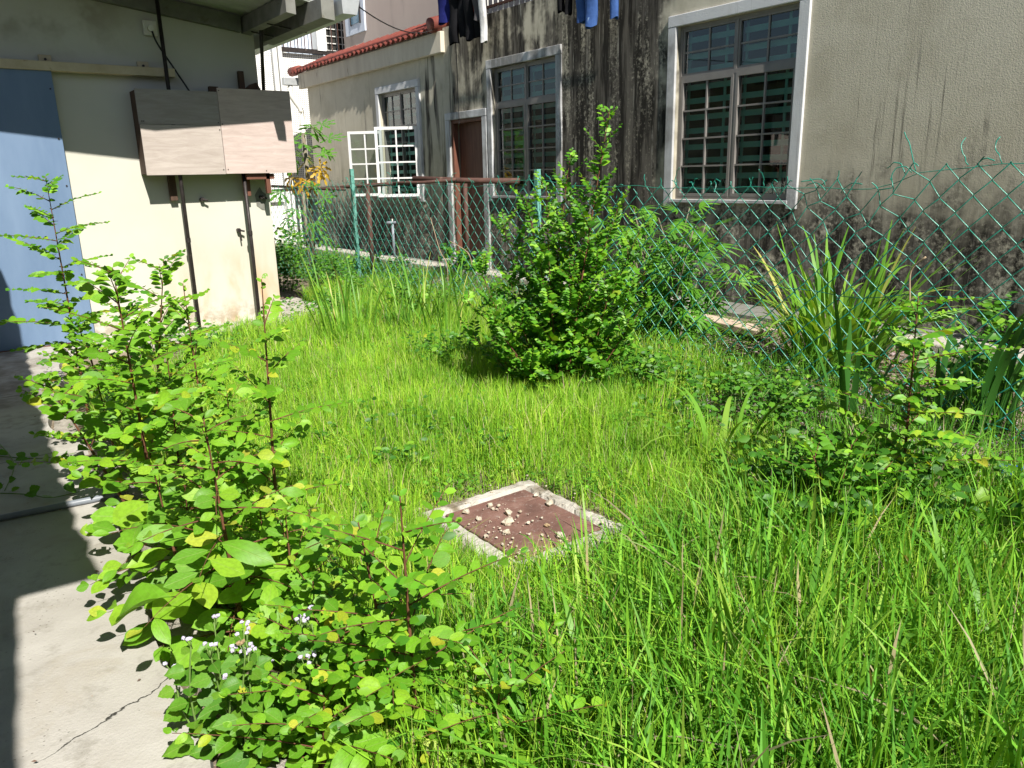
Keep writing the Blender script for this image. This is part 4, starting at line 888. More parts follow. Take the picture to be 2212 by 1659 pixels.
# right-hand shrubs ------------------------------------------------------------------------------
pl = Plant('right_shrub', gp(1940, 1150), 'slender red stemmed shrub with pale leaves in front of the fence at the right', 'shrub', leaves='fresh', seed=31)
shrub_stem(pl, uppath(pl.base, (1984, 640)), 34, .46, .046, .008, t0=.06, bare_tip=.05, up=.1, droop=.3)
shrub_stem(pl, uppath(pl.base+Vector((-.12, .12, 0)), (1780, 970)), 14, .4, .044, .006, t0=.06); shrub_stem(pl, uppath(pl.base+Vector((-.05, .3, 0)), (1745, 990)), 10, .32, .042, .005, t0=.1); pl.finish()
pl = Plant('right_shrub', gp(1800, 1210), 'low dark dense shrub left of the red stemmed one', 'shrub', leaves='dense', seed=33)
for k, (tx, ty) in enumerate(((1690, 1010), (1750, 970), (1840, 960), (1720, 1080), (1800, 1050), (1870, 1040), (1650, 1080))): shrub_stem(pl, uppath(pl.base+Vector((.05*math.sin(k*2), .08*math.cos(k*2.5), 0)), (tx, ty)), 11, .26, .040, .005, t0=.08, spacing=.9, up=.3, pexp=.3)
pl.finish()
pl = Plant('seedling', gp(1885, 1490), 'small seedling with a few big leaves in the tall grass at lower right', 'seedling', seed=32)
P_ = uppath(pl.base, (1892, 1345)); pl.stemtube(P_, .005, .002)
for k in range(7): pl.leaf(P_[1].lerp(P_[-1], k/6), Vector((math.cos(k*2.3), math.sin(k*2.3), .25)), Z, .075-.006*k)
pl.finish()
# the dense bush before the fence ---------------------------------------------------------------
pl = Plant('dense_bush', gp(1195, 858), 'big dense dark green bush in the middle in front of the fence', 'bush', leaves='dense', seed=41)
B0 = pl.base
TIPS = [(1318, 235), (1232, 335), (1010, 650), (1035, 570), (1085, 480), (1135, 425), (1180, 400), (1262, 420), (1338, 440), (1385, 490), (1402, 570), (1395, 650), (1380, 730), (1020, 725), (1100, 600), (1160, 545), (1230, 500), (1292, 560), (1120, 680), (1200, 640), (1280, 670), (1342, 760), (1070, 770), (1160, 765), (1240, 775), (1300, 815), (1130, 820), (1205, 560), (1320, 620), (1060, 690)]
for k, (tx, ty) in enumerate(TIPS):
    r = pl.r; fx = (tx-1200)/1000; lead = k < 2
    b0 = B0+Vector((.8*fx*.8, -.6*fx*.8, 0))*(.3 if lead else .55)+Vector((r.uniform(-.06, .06), r.uniform(-.16, .16), 0))
    path = uppath(b0, (tx, ty), bend=r.uniform(-.05, .05)); hgt = max(.15, path[-1].z)
    nb = int((17 if lead else 13)*hgt)+4
    shrub_stem(pl, path, nb, .36 if lead else .27, .046, .009 if lead else .005, t0=.22 if lead else .12, spacing=.95, up=.55, droop=.15, pexp=.75 if lead else .3)
pl.finish()
# cassava-like plant with finger leaves behind the fence -----------------------------------------
def palm_mesh(nm, mat, nl, lw, spread, seed):
    r = random.Random(seed); v = []; f = []; uv = []
    for k in range(nl):
        a = (k-(nl-1)/2)*spread; L = (1-.12*abs(k-(nl-1)/2))*r.uniform(.88, 1.08); dv = Vector((math.sin(a), math.cos(a), 0)); sv = Vector((math.cos(a), -math.sin(a), 0)); n0 = len(v)
        for i in range(6):
            t = i/5; wd = lw*math.sin(math.pi*min(1, .06+.94*t**.8))**.8*L
            for c in (-1, 0, 1): q = dv*(L*t)+sv*wd*c; v.append((q.x, q.y+.45, .15*abs(c)*wd-.38*t*t*L)); uv.append((.5+.5*c*wd/lw, t))
        for i in range(5):
            for c in range(2): b_ = n0+i*3+c; f.append((b_, b_+1, b_+4, b_+3))
    n0 = len(v); v += [(-.012, 0, 0), (.012, 0, 0), (0, .46, .0), (0, 0, -.02)]; uv += [(.5, 0)]*4; f += [(n0, n0+1, n0+2), (n0+1, n0+3, n0+2)]
    me = mesh(nm, v, f, mat, True); ul = me.uv_layers.new(name='UVMap')
    for l in me.loops: ul.data[l.index].uv = uv[l.vertex_index]
    return me
LV['cass'] = [palm_mesh('leaf', M['leaf_cass'], nl, .052, .40, i) for i, nl in enumerate((7, 6, 7, 5, 7))]
pl = Plant('cassava_plant', gp(1425, 770), 'bushy plant with drooping narrow finger leaves behind the fence', 'plant', leaves='cass', seed=51, stem='trunk')
c0 = at(1420, 550, 0, 4.6)
for k in range(24):
    r = pl.r; tip = c0+Vector((r.uniform(-.3, .35), r.uniform(-.62, .75), r.uniform(-.42, .36))); b0 = pl.base+Vector((r.uniform(-.05, .1), r.uniform(-.1, .1), 0))
    Pk = smooth_pts([b0, b0.lerp(tip, .45)+Vector((r.uniform(-.08, .08), r.uniform(-.1, .1), -.05)), tip], 6); pl.stemtube(Pk, .012, .004)
    for i in range(20):
        p, d = along_path(Pk, .22+.78*i/19); a = i*2.4+k
        pl.leaf(p, Vector((math.cos(a), math.sin(a), .25-.35*(1-i/17))), Z, r.uniform(.14, .22)*.78)
pl.maxp = 480; pl.finish()
# long-bladed clumps ------------------------------------------------------------------------------
def blade_mesh(nm, mat, w_, bend, seed, n=9):
    v = []; f = []; r = random.Random(seed); x = z = 0.; a = r.uniform(0, .12)
    for i in range(n+1):
        t = i/n; wd = w_*min(1, .4+3*t)*(1-t**2.6)**.8+.0012
        nx, nz = math.cos(a), -math.sin(a)
        v += [(-wd, x, z), (0, x-.15*wd*nx, z-.15*wd*nz*-1), (wd, x, z)]; x += math.sin(a)/n; z += math.cos(a)/n; a += bend/n*(.4+1.6*t)
    for i in range(n):
        for c in range(2): b_ = 3*i+c; f.append((b_, b_+1, b_+4, b_+3))
    return mesh(nm, v, f, mat, True)
BL = [blade_mesh('blade', M['blade'], .010, bd, i) for i, bd in enumerate((.5, .9, 1.4, 1.9, 2.4, .3))]
BD = [blade_mesh('blade', M['blade_d'], .020, bd, i+9) for i, bd in enumerate((.12, .25, .5, .9, .2))]
BW = [blade_mesh('blade', M['blade'], .022, bd, i+19) for i, bd in enumerate((1.2, 1.8, .5, 2.2))]
def clump(name, base, label, n, L, meshes, spread=.08, seed=0, lean=.2, wscale=1., group='tufts of long bladed grass'):
    t = thing(name, base, label, 'grass clump', group); r = random.Random(seed)
    for i in range(n):
        a = r.uniform(0, 6.28); q = spread*math.sqrt(r.random()); l = L*r.uniform(.55, 1.1)
        link('blade', meshes[r.randrange(len(meshes))], t, Matrix.Translation((q*math.cos(a), q*math.sin(a), 0)) @ Matrix.Rotation(a-math.pi/2+r.uniform(-.9, .9), 4, 'Z') @ Matrix.Rotation(-r.uniform(0, lean), 4, 'X') @ Matrix.Diagonal((wscale*l**.3, l, l, 1)))
    return t
lb = gp(1800, 800)
t = clump('lemongrass', lb, 'big clump of long arching blades behind the fence against the stained wall', 170, 1.0, BL, .26, 1, .5, 1.5)
for k in range(7):
    q = lb+Vector((random.uniform(-.2, .15), random.uniform(-.22, .22), 0)); MB().tube([q-lb+lb, q+Vector((random.uniform(-.04, .04), random.uniform(-.04, .04), random.uniform(.2, .38)))], [.026, .02], 7).build('stalk', M['trunk'], t, smooth=True)
clump('strap_leaf_plant', gp(2118, 935), 'upright dark strap leaves at the foot of the fence at the right edge', 12, .92, BD, .12, 2, .12)
clump('strap_leaf_plant', gp(2010, 920), 'dark strap leaved tuft between the red stemmed shrub and the right edge', 9, .62, BD, .10, 3, .2)
clump('strap_leaf_plant', gp(1830, 930), 'strap leaved tuft with one long pale blade crossing the fence', 7, .80, BD[:2]+BW[2:3], .08, 4, .25)
clump('long_grass_tuft', gp(2160, 1190), 'broad arching blades at the right edge below the blue plastic', 9, .62, BW, .12, 5, .4)
clump('long_grass_tuft', gp(1560, 1020), 'long arching grass blades in front of the fence, right of the dense bush', 16, .62, BW[:2]+BL[2:5], .14, 6, .5, .9)
clump('long_grass_tuft', gp(760, 745), 'tall grass tuft at the foot of the left green post', 42, .80, BL[:2]+BL[5:], .24, 7, .25, .75)
clump('long_grass_tuft', gp(890, 720), 'tall grass tuft before the fence between the two green posts', 46, .82, BL, .26, 8, .3, .75)
clump('long_grass_tuft', gp(975, 745), 'tall grass tuft touching the left side of the dense bush', 30, .74, BL[:3]+BL[5:], .2, 9, .3, .75)
clump('long_grass_tuft', gp(1000, 640), 'pale tall grass behind the fence left of the dense bush', 14, .75, BL, .2, 10, .3, .9)
clump('long_grass_tuft', gp(1480, 740), 'dark bladed tuft between the finger leaved plant and the plank', 22, .40, BD+BL[:2], .16, 11, .4, .7)
clump('long_grass_tuft', gp(1720, 1240), 'tall grass tuft in the shade left of the red stemmed shrub', 40, .46, BL, .18, 12, .35, .9)
for k, (bx, by, n, L, lab) in enumerate(((1330, 1330, 14, .34, 'broad bladed grass tuft in front of the manhole corner'), (1560, 1480, 18, .42, 'broad arching grass tuft in the lower right foreground, left of the seedling'), (1750, 1600, 18, .44, 'broad arching grass tuft at the bottom edge below the seedling'), (2050, 1420, 18, .44, 'broad arching grass tuft right of the seedling'), (1400, 1600, 14, .36, 'broad grass tuft at the bottom edge right of centre'), (2150, 1600, 16, .46, 'broad arching grass tuft in the bottom right corner'), (1620, 1250, 14, .40, 'broad arching grass tuft between the manhole and the dark undergrowth'))):
    clump('long_grass_tuft', gp(bx, by), lab, n*2, L, BW+BL[1:5], .22, 40+k, .45, .62)
# heart-leaved climber
pl = Plant('heart_leaf_vine', gp(1755, 790), 'climber with big yellow green heart shaped leaves beside the long bladed clump', 'vine', leaves='heart', seed=61, stem='stem_g')
q0 = at(1755, 690, 0, pl.base.x-.05); pl.stemtube(smooth_pts([pl.base, pl.base.lerp(q0, .5)+Vector((0, .05, 0)), q0], 4), .005, .003)
for a, c, s in ((1740, 680, .13), (1765, 672, .12), (1752, 715, .14), (1772, 700, .13), (1735, 655, .10), (1773, 742, .11)):
    pl.leaf(at(a, c, 0, pl.base.x-.06)+Vector((0, 0, .05)), Vector((-.25, random.uniform(-.4, .3), -.8)), Vector((-1, -.3, .45)), s)
pl.finish()
pl = Plant('yellow_leaf_weed', gp(2165, 1250), 'weed with yellow blotched heart leaves at the right edge', 'weed', leaves='heart', seed=62, stem='stem_g')
for k in range(3):
    r = pl.r; tip = pl.base+Vector((r.uniform(-.15, .15), r.uniform(-.2, .2), r.uniform(.25, .42))); Pk = smooth_pts([pl.base, pl.base.lerp(tip, .5), tip], 4); pl.stemtube(Pk, .004, .002)
    for i in range(10): p, d = along_path(Pk, .25+.75*i/9); pl.leaf(p, Vector((math.cos(i*2.4), math.sin(i*2.4), -.1)), Z, r.uniform(.05, .085))
pl.finish()
# papaya tree by the end of the cream house ---------------------------------------------------------
def papaya_mesh(nm, mat, seed):
    r = random.Random(seed); v = [(0, .8, 0)]; f = []; uv = [(.5, 0)]
    for k in range(7):
        a = (k-3)*.72; L = (.62-.05*abs(k-3))*r.uniform(.9, 1.08); n0 = len(v)
        def pt(ang, l, dz=0): return (math.sin(ang)*l, .8+math.cos(ang)*l, -.42*l*l+dz)
        for ang, l in ((-.30, .20), (-.13, .42), (-.33, .55), (-.12, .66), (-.16, .84), (0, 1), (.16, .84), (.12, .66), (.33, .55), (.13, .42), (.30, .20)):
            v.append(pt(a+ang*(.9), l*L)); uv.append((.5+ang, l))
        c = len(v); v.append(pt(a, .5*L, .03)); uv.append((.5, .5))
        f += [(n0+i, n0+i+1, c) for i in range(10)]+[(0, n0, c), (0, c, n0+10)]
    n0 = len(v); v += [(-.014, 0, 0), (.014, 0, 0), (0, .82, 0), (0, 0, -.02)]; uv += [(.5, 0)]*4; f += [(n0, n0+1, n0+2), (n0+1, n0+3, n0+2)]
    me = mesh(nm, v, f, mat, False); ul = me.uv_layers.new(name='UVMap')
    for l in me.loops: ul.data[l.index].uv = uv[l.vertex_index]
    return me
LV['pap'] = [papaya_mesh('leaf', M['leaf_pap'], i) for i in range(3)]; LV['papy'] = [papaya_mesh('leaf', M['leaf_papy'], i) for i in range(2)]
pb = Vector((4.50, 11.6, 0)); pt_ = at(655, 288, 1, 11.6)
pb.x = pt_.x-.02
pl = Plant('papaya_tree', pb, 'young papaya tree with green crown and hanging yellow leaves behind the plywood box', 'tree', leaves='pap', seed=71, stem='trunk')
pl.stemtube([pb, pb.lerp(pt_, .5)+Vector((.02, 0, 0)), pt_], .045, .03, 'trunk', 8)
for k in range(13): a = k*2.4; pl.leaf(pt_-Vector((0, 0, .02*k)), Vector((math.cos(a), math.sin(a), .42-.07*k)), Z, .40+.03*(k % 3))
for k, a in enumerate((-.45, -1.0, 2.5, -2.0)): pl.leaf(pt_-Vector((0, 0, .28+.06*k)), Vector((math.cos(a), math.sin(a), -1.0)), Vector((math.cos(a), math.sin(a), .6)), .42, 'papy')
pl.finish()
pb2 = Vector((4.75, 11.0, 0)); pt2 = at(655, 415, 1, 11.0); pb2.x = pt2.x
pl = Plant('papaya_tree', pb2, 'shorter papaya plant with drooping green leaves at fence height beside the cream house', 'tree', leaves='pap', seed=72, stem='trunk')
pl.stemtube([pb2, pt2], .03, .02, 'trunk', 8)
for k in range(12): a = k*2.4+.6; pl.leaf(pt2-Vector((0, 0, .045*k)), Vector((math.cos(a), math.sin(a), .25-.11*k)), Z, .36)
pl.finish()
# leafy weed bushes by the end of the house ---------------------------------------------------------
def weedbush(base, label, rad, h, n, seed, size=.035, tint=None, cat='weed bush', name='weed_bush'):
    pl = Plant(name, base, label, cat, 'leafy weed bushes', leaves='dense', maxparts=40, seed=seed, stem='stem_g'); r = pl.r
    for k in range(max(6, int(n/60))):
        a = r.uniform(0, 6.28); q = rad*math.sqrt(r.random()); b0 = pl.base+Vector((q*math.cos(a)*.6, q*math.sin(a)*.6, 0)); tip = pl.base+Vector((q*math.cos(a)*1.1, q*math.sin(a)*1.1, h*r.uniform(.55, 1.1)))
        Pk = [b0, b0.lerp(tip, .5)+Vector((r.uniform(-.04, .04), r.uniform(-.04, .04), .03)), tip]; pl.stemtube(Pk, .004, .0015, 'stem', 4)
        for i in range(60):
            p, d = along_path(Pk, r.random()**.7); aa = r.uniform(0, 6.28)
            pl.leaf(p+Vector((r.gauss(0, .05), r.gauss(0, .05), r.gauss(0, .03))), Vector((math.cos(aa), math.sin(aa), r.uniform(-.2, .4))), Vector((r.uniform(-.4, .4), r.uniform(-.4, .4), 1)), size*r.uniform(.5, 1.15)*.75)
    return pl.finish(tint or ((.04, .14, .014), (.07, .22, .018), (.12, .30, .022)))
weedbush((3.45, 9.6, 0), 'tall leafy weeds against the corner of the cream house', .42, .85, 1500, 81, .045)
weedbush((3.75, 8.8, 0), 'mid height leafy weeds at the left green fence post', .40, .55, 1300, 82)
weedbush((3.55, 11.0, 0), 'climbing weeds reaching the fence top beside the cream house', .35, 1.25, 1400, 83, .05)
weedbush(gp(1010, 600), 'broad leafed weeds beside the door step behind the fence', .30, .45, 500, 84, .07)
weedbush(gp(2190, 760), 'leafy weeds at the foot of the stained wall at the right edge', .22, .42, 400, 85, .06)
weedbush(gp(2080, 880), 'leafy weeds between the strap leaves and the pale kerb', .28, .4, 600, 86, .055)
weedbush(gp(900, 980), 'low dark broad leafed weeds in the middle of the lawn', .55, .15, 800, 87, .028)
weedbush(gp(1320, 860), 'low weeds at the right foot of the dense bush', .34, .30, 1100, 88, .04)
weedbush(gp(1600, 930), 'low leafy weeds along the fence foot right of centre', .36, .26, 1000, 89, .034)
weedbush(gp(1840, 1190), 'dark undergrowth at the left foot of the red stemmed shrub', .36, .34, 2000, 90, .036, ((.03, .11, .012), (.05, .17, .016), (.09, .25, .02)))
weedbush(gp(2060, 1180), 'mixed undergrowth at the right foot of the red stemmed shrub', .32, .28, 1100, 91, .034)
weedbush(gp(430, 760), 'low weeds on the paving under the plywood box', .40, .22, 700, 92, .034)
weedbush(gp(1480, 850), 'tangled weeds at the fence between the dense bush and the plank', .45, .24, 800, 93, .03)
weedbush(gp(1700, 860), 'tangled weeds at the fence foot below the long bladed clump', .35, .18, 500, 94, .03)
weedbush(gp(1660, 1060), 'leafy weeds left of the red stemmed shrub, nearer the fence', .25, .22, 500, 95, .03)
weedbush(gp(1000, 800), 'low weeds at the left foot of the dense bush', .35, .26, 800, 96, .032)
weedbush(gp(700, 690), 'leafy weeds on the lawn beside the paving corner of the cream house', .40, .26, 700, 97, .03)
weedbush(gp(850, 650), 'leafy weeds at the fence foot right of the left green post', .55, .34, 1300, 98, .032)
weedbush(gp(930, 690), 'dark leafy weeds at the fence foot before the brown door', .40, .34, 1000, 99, .034, ((.04, .14, .014), (.07, .21, .018), (.12, .29, .022)))
weedbush(gp(800, 600), 'leafy weeds behind the fence around the rusty upright', .60, .30, 1300, 120, .04)
weedbush(gp(1440, 950), 'leafy weeds on the lawn right of the dense bush', .30, .16, 500, 121, .03)
# flowering weeds at the kerb ------------------------------------------------------------------------
for k, (bx, by, n, h, lab) in enumerate(((470, 1620, 7, .30, 'flowering weed with pale lilac heads at the edge of the concrete, leftmost of three'), (560, 1650, 8, .34, 'flowering weed with lilac and dry seed heads, middle of three'), (640, 1600, 7, .33, 'flowering weed with lilac heads beside the nearest shrub, rightmost of three'))):
    pl = Plant('flowering_weed', gp(bx, by), lab, 'weed', 'flowering weeds at the kerb', leaves='weed', seed=100+k, stem='stem_g'); r = pl.r
    for i in range(n):
        a = r.uniform(0, 6.28); tip = pl.base+Vector((math.cos(a)*.16*r.random()+.01, math.sin(a)*.16*r.random(), h*r.uniform(.6, 1.1))); Pk = smooth_pts([pl.base+Vector((math.cos(a)*.03, math.sin(a)*.03, 0)), pl.base.lerp(tip, .55)+Vector((math.cos(a)*.03, math.sin(a)*.03, 0)), tip], 4)
        pl.stemtube(Pk, .0032, .0018, 'stem', 5)
        for j in range(6):
            p, d = along_path(Pk, .2+.13*j); aa = j*1.57+r.uniform(-.3, .3)
            for s in (0, math.pi): pl.leaf(p, Vector((math.cos(aa+s), math.sin(aa+s), .05)), Z, r.uniform(.04, .062)*(1-.07*j))
        for j in range(3):
            o_ = tip+Vector((r.uniform(-.016, .016), r.uniform(-.016, .016), .012+.01*r.random())); pl.stemtube([tip-Vector((0, 0, .02)), o_], .0012, .001, 'stalk', 4)
            v, f = rock(i*7+j, .0056, .8); link('seed_head' if k == 1 and i < 2 else 'flower', mesh('flower', v, f, M['seed' if k == 1 and i < 2 else 'flower']), pl.t, Matrix.Translation(o_-pl.base))
    pl.finish()
# creeper on the shaded concrete
pl = Plant('creeper', gp(-10, 985, .05), 'thin creeper with small leaves trailing over the shaded concrete', 'creeper', leaves='weed', seed=111, stem='stem_g')
for pts in (((-10, 985), (60, 990), (110, 988), (165, 978)), ((-10, 1065), (60, 1068), (110, 1075), (170, 1062)), ((-10, 950), (30, 1000), (10, 1060))):
    Pk = smooth_pts([gp(a, c, .055) for a, c in pts], 5); pl.stemtube(Pk, .003, .002)
    for i in range(7): p, d = along_path(Pk, i/6); aa = pl.r.uniform(0, 6.28); pl.leaf(p+Vector((0, 0, .01)), Vector((math.cos(aa), math.sin(aa), .35)), Z, pl.r.uniform(.03, .05))
pl.finish()
# dry vine on the fence
for k, pts in enumerate((((930, 470), (950, 540), (965, 570), (968, 620)), ((970, 520), (1010, 545), (1020, 575)))):
    tag(MB().tube(smooth_pts([at(a, c, 0, XF-.02) for a, c in pts], 5), .004, 4).build('dry_vine', M['dry'], smooth=True), ('long dry vine hanging in the fence left of the door', 'short dry vine in the fence before the brown door')[k], 'vine')
tag(MB().tube(smooth_pts([at(a, c, 0, XF-.02) for a, c in ((2000, 555), (1968, 585), (1965, 650), (1955, 690))], 5), .006, 4).build('dry_vine', M['dry'], smooth=True), 'pale dead twig caught in the fence above the red stemmed shrub', 'vine')
# ------------------------------------------------------------------ grass
def in_yard(x, y):
    return (x < .60+.03*np.sin(y*3)) | ((y > 7.02+.06*np.sin(x*5)) & (x < 3.3+.05*np.sin(y*9)) & (y < 8.7)) | ((y > 7.5) & (x < 2.75)) | ((y > 5.2) & (x < .60+(y-5.2)*.85))
def in_manhole(x, y, g=0.0): return (x > 1.41-g) & (x < 1.965+g) & (y > 1.90-g) & (y < 2.54+g)
def vis(x, y, z, m=90):
    A = np.stack([x-CAM.x, y-CAM.y, z-CAM.z], 1) @ np.array(CR); w_ = -A[:, 2]; ok = w_ > .05; w_ = np.where(ok, w_, 1)
    u = PW/2+FPX*A[:, 0]/w_; v = PH/2-FPX*A[:, 1]/w_
    return ok & (u > -m) & (u < PW+m) & (v > -m) & (v < PH+m*3)
def lnoise(x, y, s=1., k=0): return .5+.25*np.sin(x*2.1*s+1.3*k+1.7*np.sin(y*1.3*s+k))+.25*np.sin(y*2.7*s+2.1*k+1.4*np.sin(x*1.9*s))
def field(name, label, n, xr, yr, hfun, width, colf, keep, bend=(.2, .9), lean=.25, seed=0, segs=3):
    r = np.random.default_rng(seed)
    x = r.uniform(*xr, n); y = r.uniform(*yr, n); k = keep(x, y, r.random(n)) & vis(x, y, np.full(n, .1)); x, y = x[k], y[k]; n = len(x)
    h = hfun(x, y)*r.uniform(.55, 1.25, n); a = r.uniform(0, 2*np.pi, n); bd = r.uniform(*bend, n)*r.random(n); ln = r.normal(0, lean, n)
    wd = width*r.uniform(.6, 1.3, n)*(h/.2)**.3; ca, sa = np.cos(a), np.sin(a); tw = a+r.normal(0, .7, n); wx, wy = -np.sin(tw)*wd, np.cos(tw)*wd
    V = np.zeros((n, 2*segs+1, 3), dtype=np.float32); 
    for i in range(segs+1):
        t = i/segs; hor = h*(ln*t+bd*t*t); ver = h*(t-.38*np.abs(bd)*t**3-.10*ln**2*t); cx_, cy_ = x+ca*hor, y+sa*hor
        q = (1-t**1.7)*(.75+.5*t)
        if i < segs: V[:, 2*i] = np.stack([cx_-wx*q, cy_-wy*q, ver], 1); V[:, 2*i+1] = np.stack([cx_+wx*q, cy_+wy*q, ver], 1)
        else: V[:, 2*i] = np.stack([cx_, cy_, ver], 1)
    nv = 2*segs+1; base = (np.arange(n)*nv)[:, None]
    tri = []
    for i in range(segs-1): tri += [[2*i, 2*i+1, 2*i+3], [2*i, 2*i+3, 2*i+2]]
    tri.append([2*segs-2, 2*segs-1, 2*segs])
    T = (base[:, :, None]+np.array(tri)[None]).reshape(-1)
    me = bpy.data.meshes.new(name); nf = n*len(tri)
    me.vertices.add(n*nv); me.vertices.foreach_set('co', V.ravel()); me.loops.add(nf*3); me.loops.foreach_set('vertex_index', T.astype(np.int32))
    me.polygons.add(nf); me.polygons.foreach_set('loop_start', np.arange(0, nf*3, 3, dtype=np.int32)); me.polygons.foreach_set('use_smooth', np.ones(nf, dtype=bool)); me.update()
    C = colf(x, y, r.random(n), r); C = np.concatenate([C, np.ones((n, 1))], 1).astype(np.float32)
    at_ = me.color_attributes.new('tint', 'FLOAT_COLOR', 'POINT'); at_.data.foreach_set('color', np.repeat(C, nv, axis=0).ravel())
    me.materials.append(M['grass']); return tag(link(name, me), label, 'grass', kind='stuff')
def pal(cols, wts):
    cols = np.array(cols); cum = np.cumsum(wts)/np.sum(wts)
    def fn(x, y, u, r):
        i = np.minimum(np.searchsorted(cum, u), len(cols)-1); return cols[i]*r.uniform(.8, 1.2, (len(x), 1))*(np.array([.63, .76, 1.1])+np.array([.58, .38, .4])*(.55*lnoise(x, y, 2.7, 6)+.45*lnoise(x, y, 6.3, 1))[:, None])
    return fn
lawn_c = pal([(.27, .52, .026), (.37, .58, .035), (.19, .42, .022), (.46, .54, .09), (.48, .40, .18)], [4, 3, 3, 1.2, .6])
tall_c = pal([(.15, .38, .024), (.22, .46, .03), (.09, .27, .018), (.31, .48, .05), (.44, .36, .16)], [4, 3, 3, 1, .5])
dark_c = pal([(.07, .20, .018), (.10, .27, .02), (.14, .32, .024), (.36, .30, .15)], [4, 3, 2, .35])
def front(x, y):     # 1 in the tall grass nearest the camera and to the right
    return np.clip((1.9-y)*1.6+(x-1.9)*.25, 0, 1)*np.clip((2.7-y), 0, 1)
def hlawn(x, y):
    d = np.sqrt((x-1.69)**2+(y-2.23)**2); near = np.clip((d-.22)/.35, .55, 1)
    return (.115+.07*lnoise(x, y, 1.6)+.07*lnoise(x, y, 5.2, 3)+.12*front(x, y)+.07*np.clip((x-2.6)/1.2, 0, 1))*near
clumpy = lambda x, y: .5+.5*(lnoise(x, y, 4.5, 2)*.6+lnoise(x, y, 9, 5)*.4)
def keep_lawn(x, y, u): return ~in_yard(x, y) & ~in_manhole(x, y, .012) & (u < clumpy(x, y)*np.where(x > 4.1, .2, 1)*(1-.72*np.clip((x-3.05)/.5, 0, 1)*np.clip((5.6-y)/.8, 0, 1)))
field('lawn_grass', 'bright yellow green lawn grass in front of the manhole', 62000, (.5, 3.0), (.3, 2.8), hlawn, .0022, lawn_c, lambda x, y, u: keep_lawn(x, y, u) & (rng.random(len(x)) > .62*front(x, y)), seed=1)
field('lawn_grass', 'bright lawn grass between the manhole and the cream house', 90000, (.5, 4.1), (2.8, 5.2), hlawn, .0025, lawn_c, keep_lawn, seed=2)
field('lawn_grass', 'far lawn grass before the cream house', 56000, (.5, 4.4), (5.2, 8.6), lambda x, y: hlawn(x, y)*1.05, .0032, lawn_c, keep_lawn, seed=3)
field('tall_grass', 'tall arching grass at the lower right', 15000, (.8, 3.2), (.2, 2.3), lambda x, y: .16+.17*front(x, y)+.05*lnoise(x, y, 2), .0056, tall_c, lambda x, y, u: ~in_yard(x, y) & ~in_manhole(x, y, .06) & (u < .12+front(x, y)) , bend=(.3, 1.5), lean=.32, seed=4, segs=5)
field('fence_grass', 'uneven grass along the foot of the fence', 26000, (3.0, 4.6), (.6, 9.0), lambda x, y: .14+.20*lnoise(x, y, 1.8, 3)**2, .0036, dark_c, lambda x, y, u: ~in_yard(x, y) & (u < clumpy(x, y)*np.where(y < 5, .45, 1)) & (np.abs(x-3.75) < .75), bend=(.2, 1.2), lean=.3, seed=5, segs=4)
field('fence_grass', 'thin grass between the fence and the weathered house', 16000, (4.1, 5.8), (1., 15.5), lambda x, y: .09+.12*lnoise(x, y, 1.3, 4), .0042, dark_c, lambda x, y, u: (u < clumpy(x, y)*np.where(y < 5, .35, .8)), bend=(.2, 1.2), lean=.35, seed=6)
# small-leaved ground weeds: sprigs of paired leaves
def sprigs(name, label, n, xr, yr, hfun, size, colf, keep, seed, nl=8):
    r = np.random.default_rng(seed); x = r.uniform(*xr, n); y = r.uniform(*yr, n); k = keep(x, y, r.random(n)) & vis(x, y, np.full(n, .1)); x, y = x[k], y[k]; n = len(x)
    h = hfun(x, y)*r.uniform(.5, 1.3, n); N = n*nl
    X = np.repeat(x, nl); Y = np.repeat(y, nl); Hh = np.repeat(h, nl); t = r.random(N)**.6; lx = np.repeat(r.normal(0, .35, n), nl); ly = np.repeat(r.normal(0, .35, n), nl)
    px = X+lx*Hh*t; py = Y+ly*Hh*t; pz = Hh*t+.004; a = r.uniform(0, 2*np.pi, N); s = size*r.uniform(.5, 1.35, N)*(1.1-.45*t); el = r.normal(.15, .35, N)
    dx, dy, dz = np.cos(a)*np.cos(el), np.sin(a)*np.cos(el), np.sin(el); sx, sy = -np.sin(a), np.cos(a); rz_ = r.normal(0, .3, N); w_ = .27
    def P(u, v, q=0): return np.stack([px+s*(u*dx+v*sx), py+s*(u*dy+v*sy), pz+s*(u*dz+v*rz_+q)], 1)
    V = np.stack([P(0, 0), P(.5, -w_, .04), P(.55, 0, -.02), P(.5, w_, .04), P(1.05, 0, -.1)], 1).astype(np.float32)
    base = (np.arange(N)*5)[:, None, None]; T = (base+np.array([[0, 2, 1], [0, 3, 2], [1, 2, 4], [2, 3, 4]])[None]).reshape(-1); nf = N*4
    me = bpy.data.meshes.new(name); me.vertices.add(N*5); me.vertices.foreach_set('co', V.ravel()); me.loops.add(nf*3); me.loops.foreach_set('vertex_index', T.astype(np.int32)); me.polygons.add(nf)
    me.polygons.foreach_set('loop_start', np.arange(0, nf*3, 3, dtype=np.int32)); me.polygons.foreach_set('use_smooth', np.ones(nf, dtype=bool)); me.update()
    C = np.repeat(colf(x, y, r.random(n), r), nl, axis=0)*r.uniform(.85, 1.15, (N, 1)); C = np.concatenate([C, np.ones((N, 1))], 1).astype(np.float32)
    at_ = me.color_attributes.new('tint', 'FLOAT_COLOR', 'POINT'); at_.data.foreach_set('color', np.repeat(C, 5, axis=0).ravel()); me.materials.append(M['grass'])
    return tag(link(name, me), label, 'weeds', kind='stuff')
weed_c = pal([(.10, .28, .02), (.14, .34, .025), (.07, .21, .016), (.22, .38, .03)], [4, 3, 3, 1])
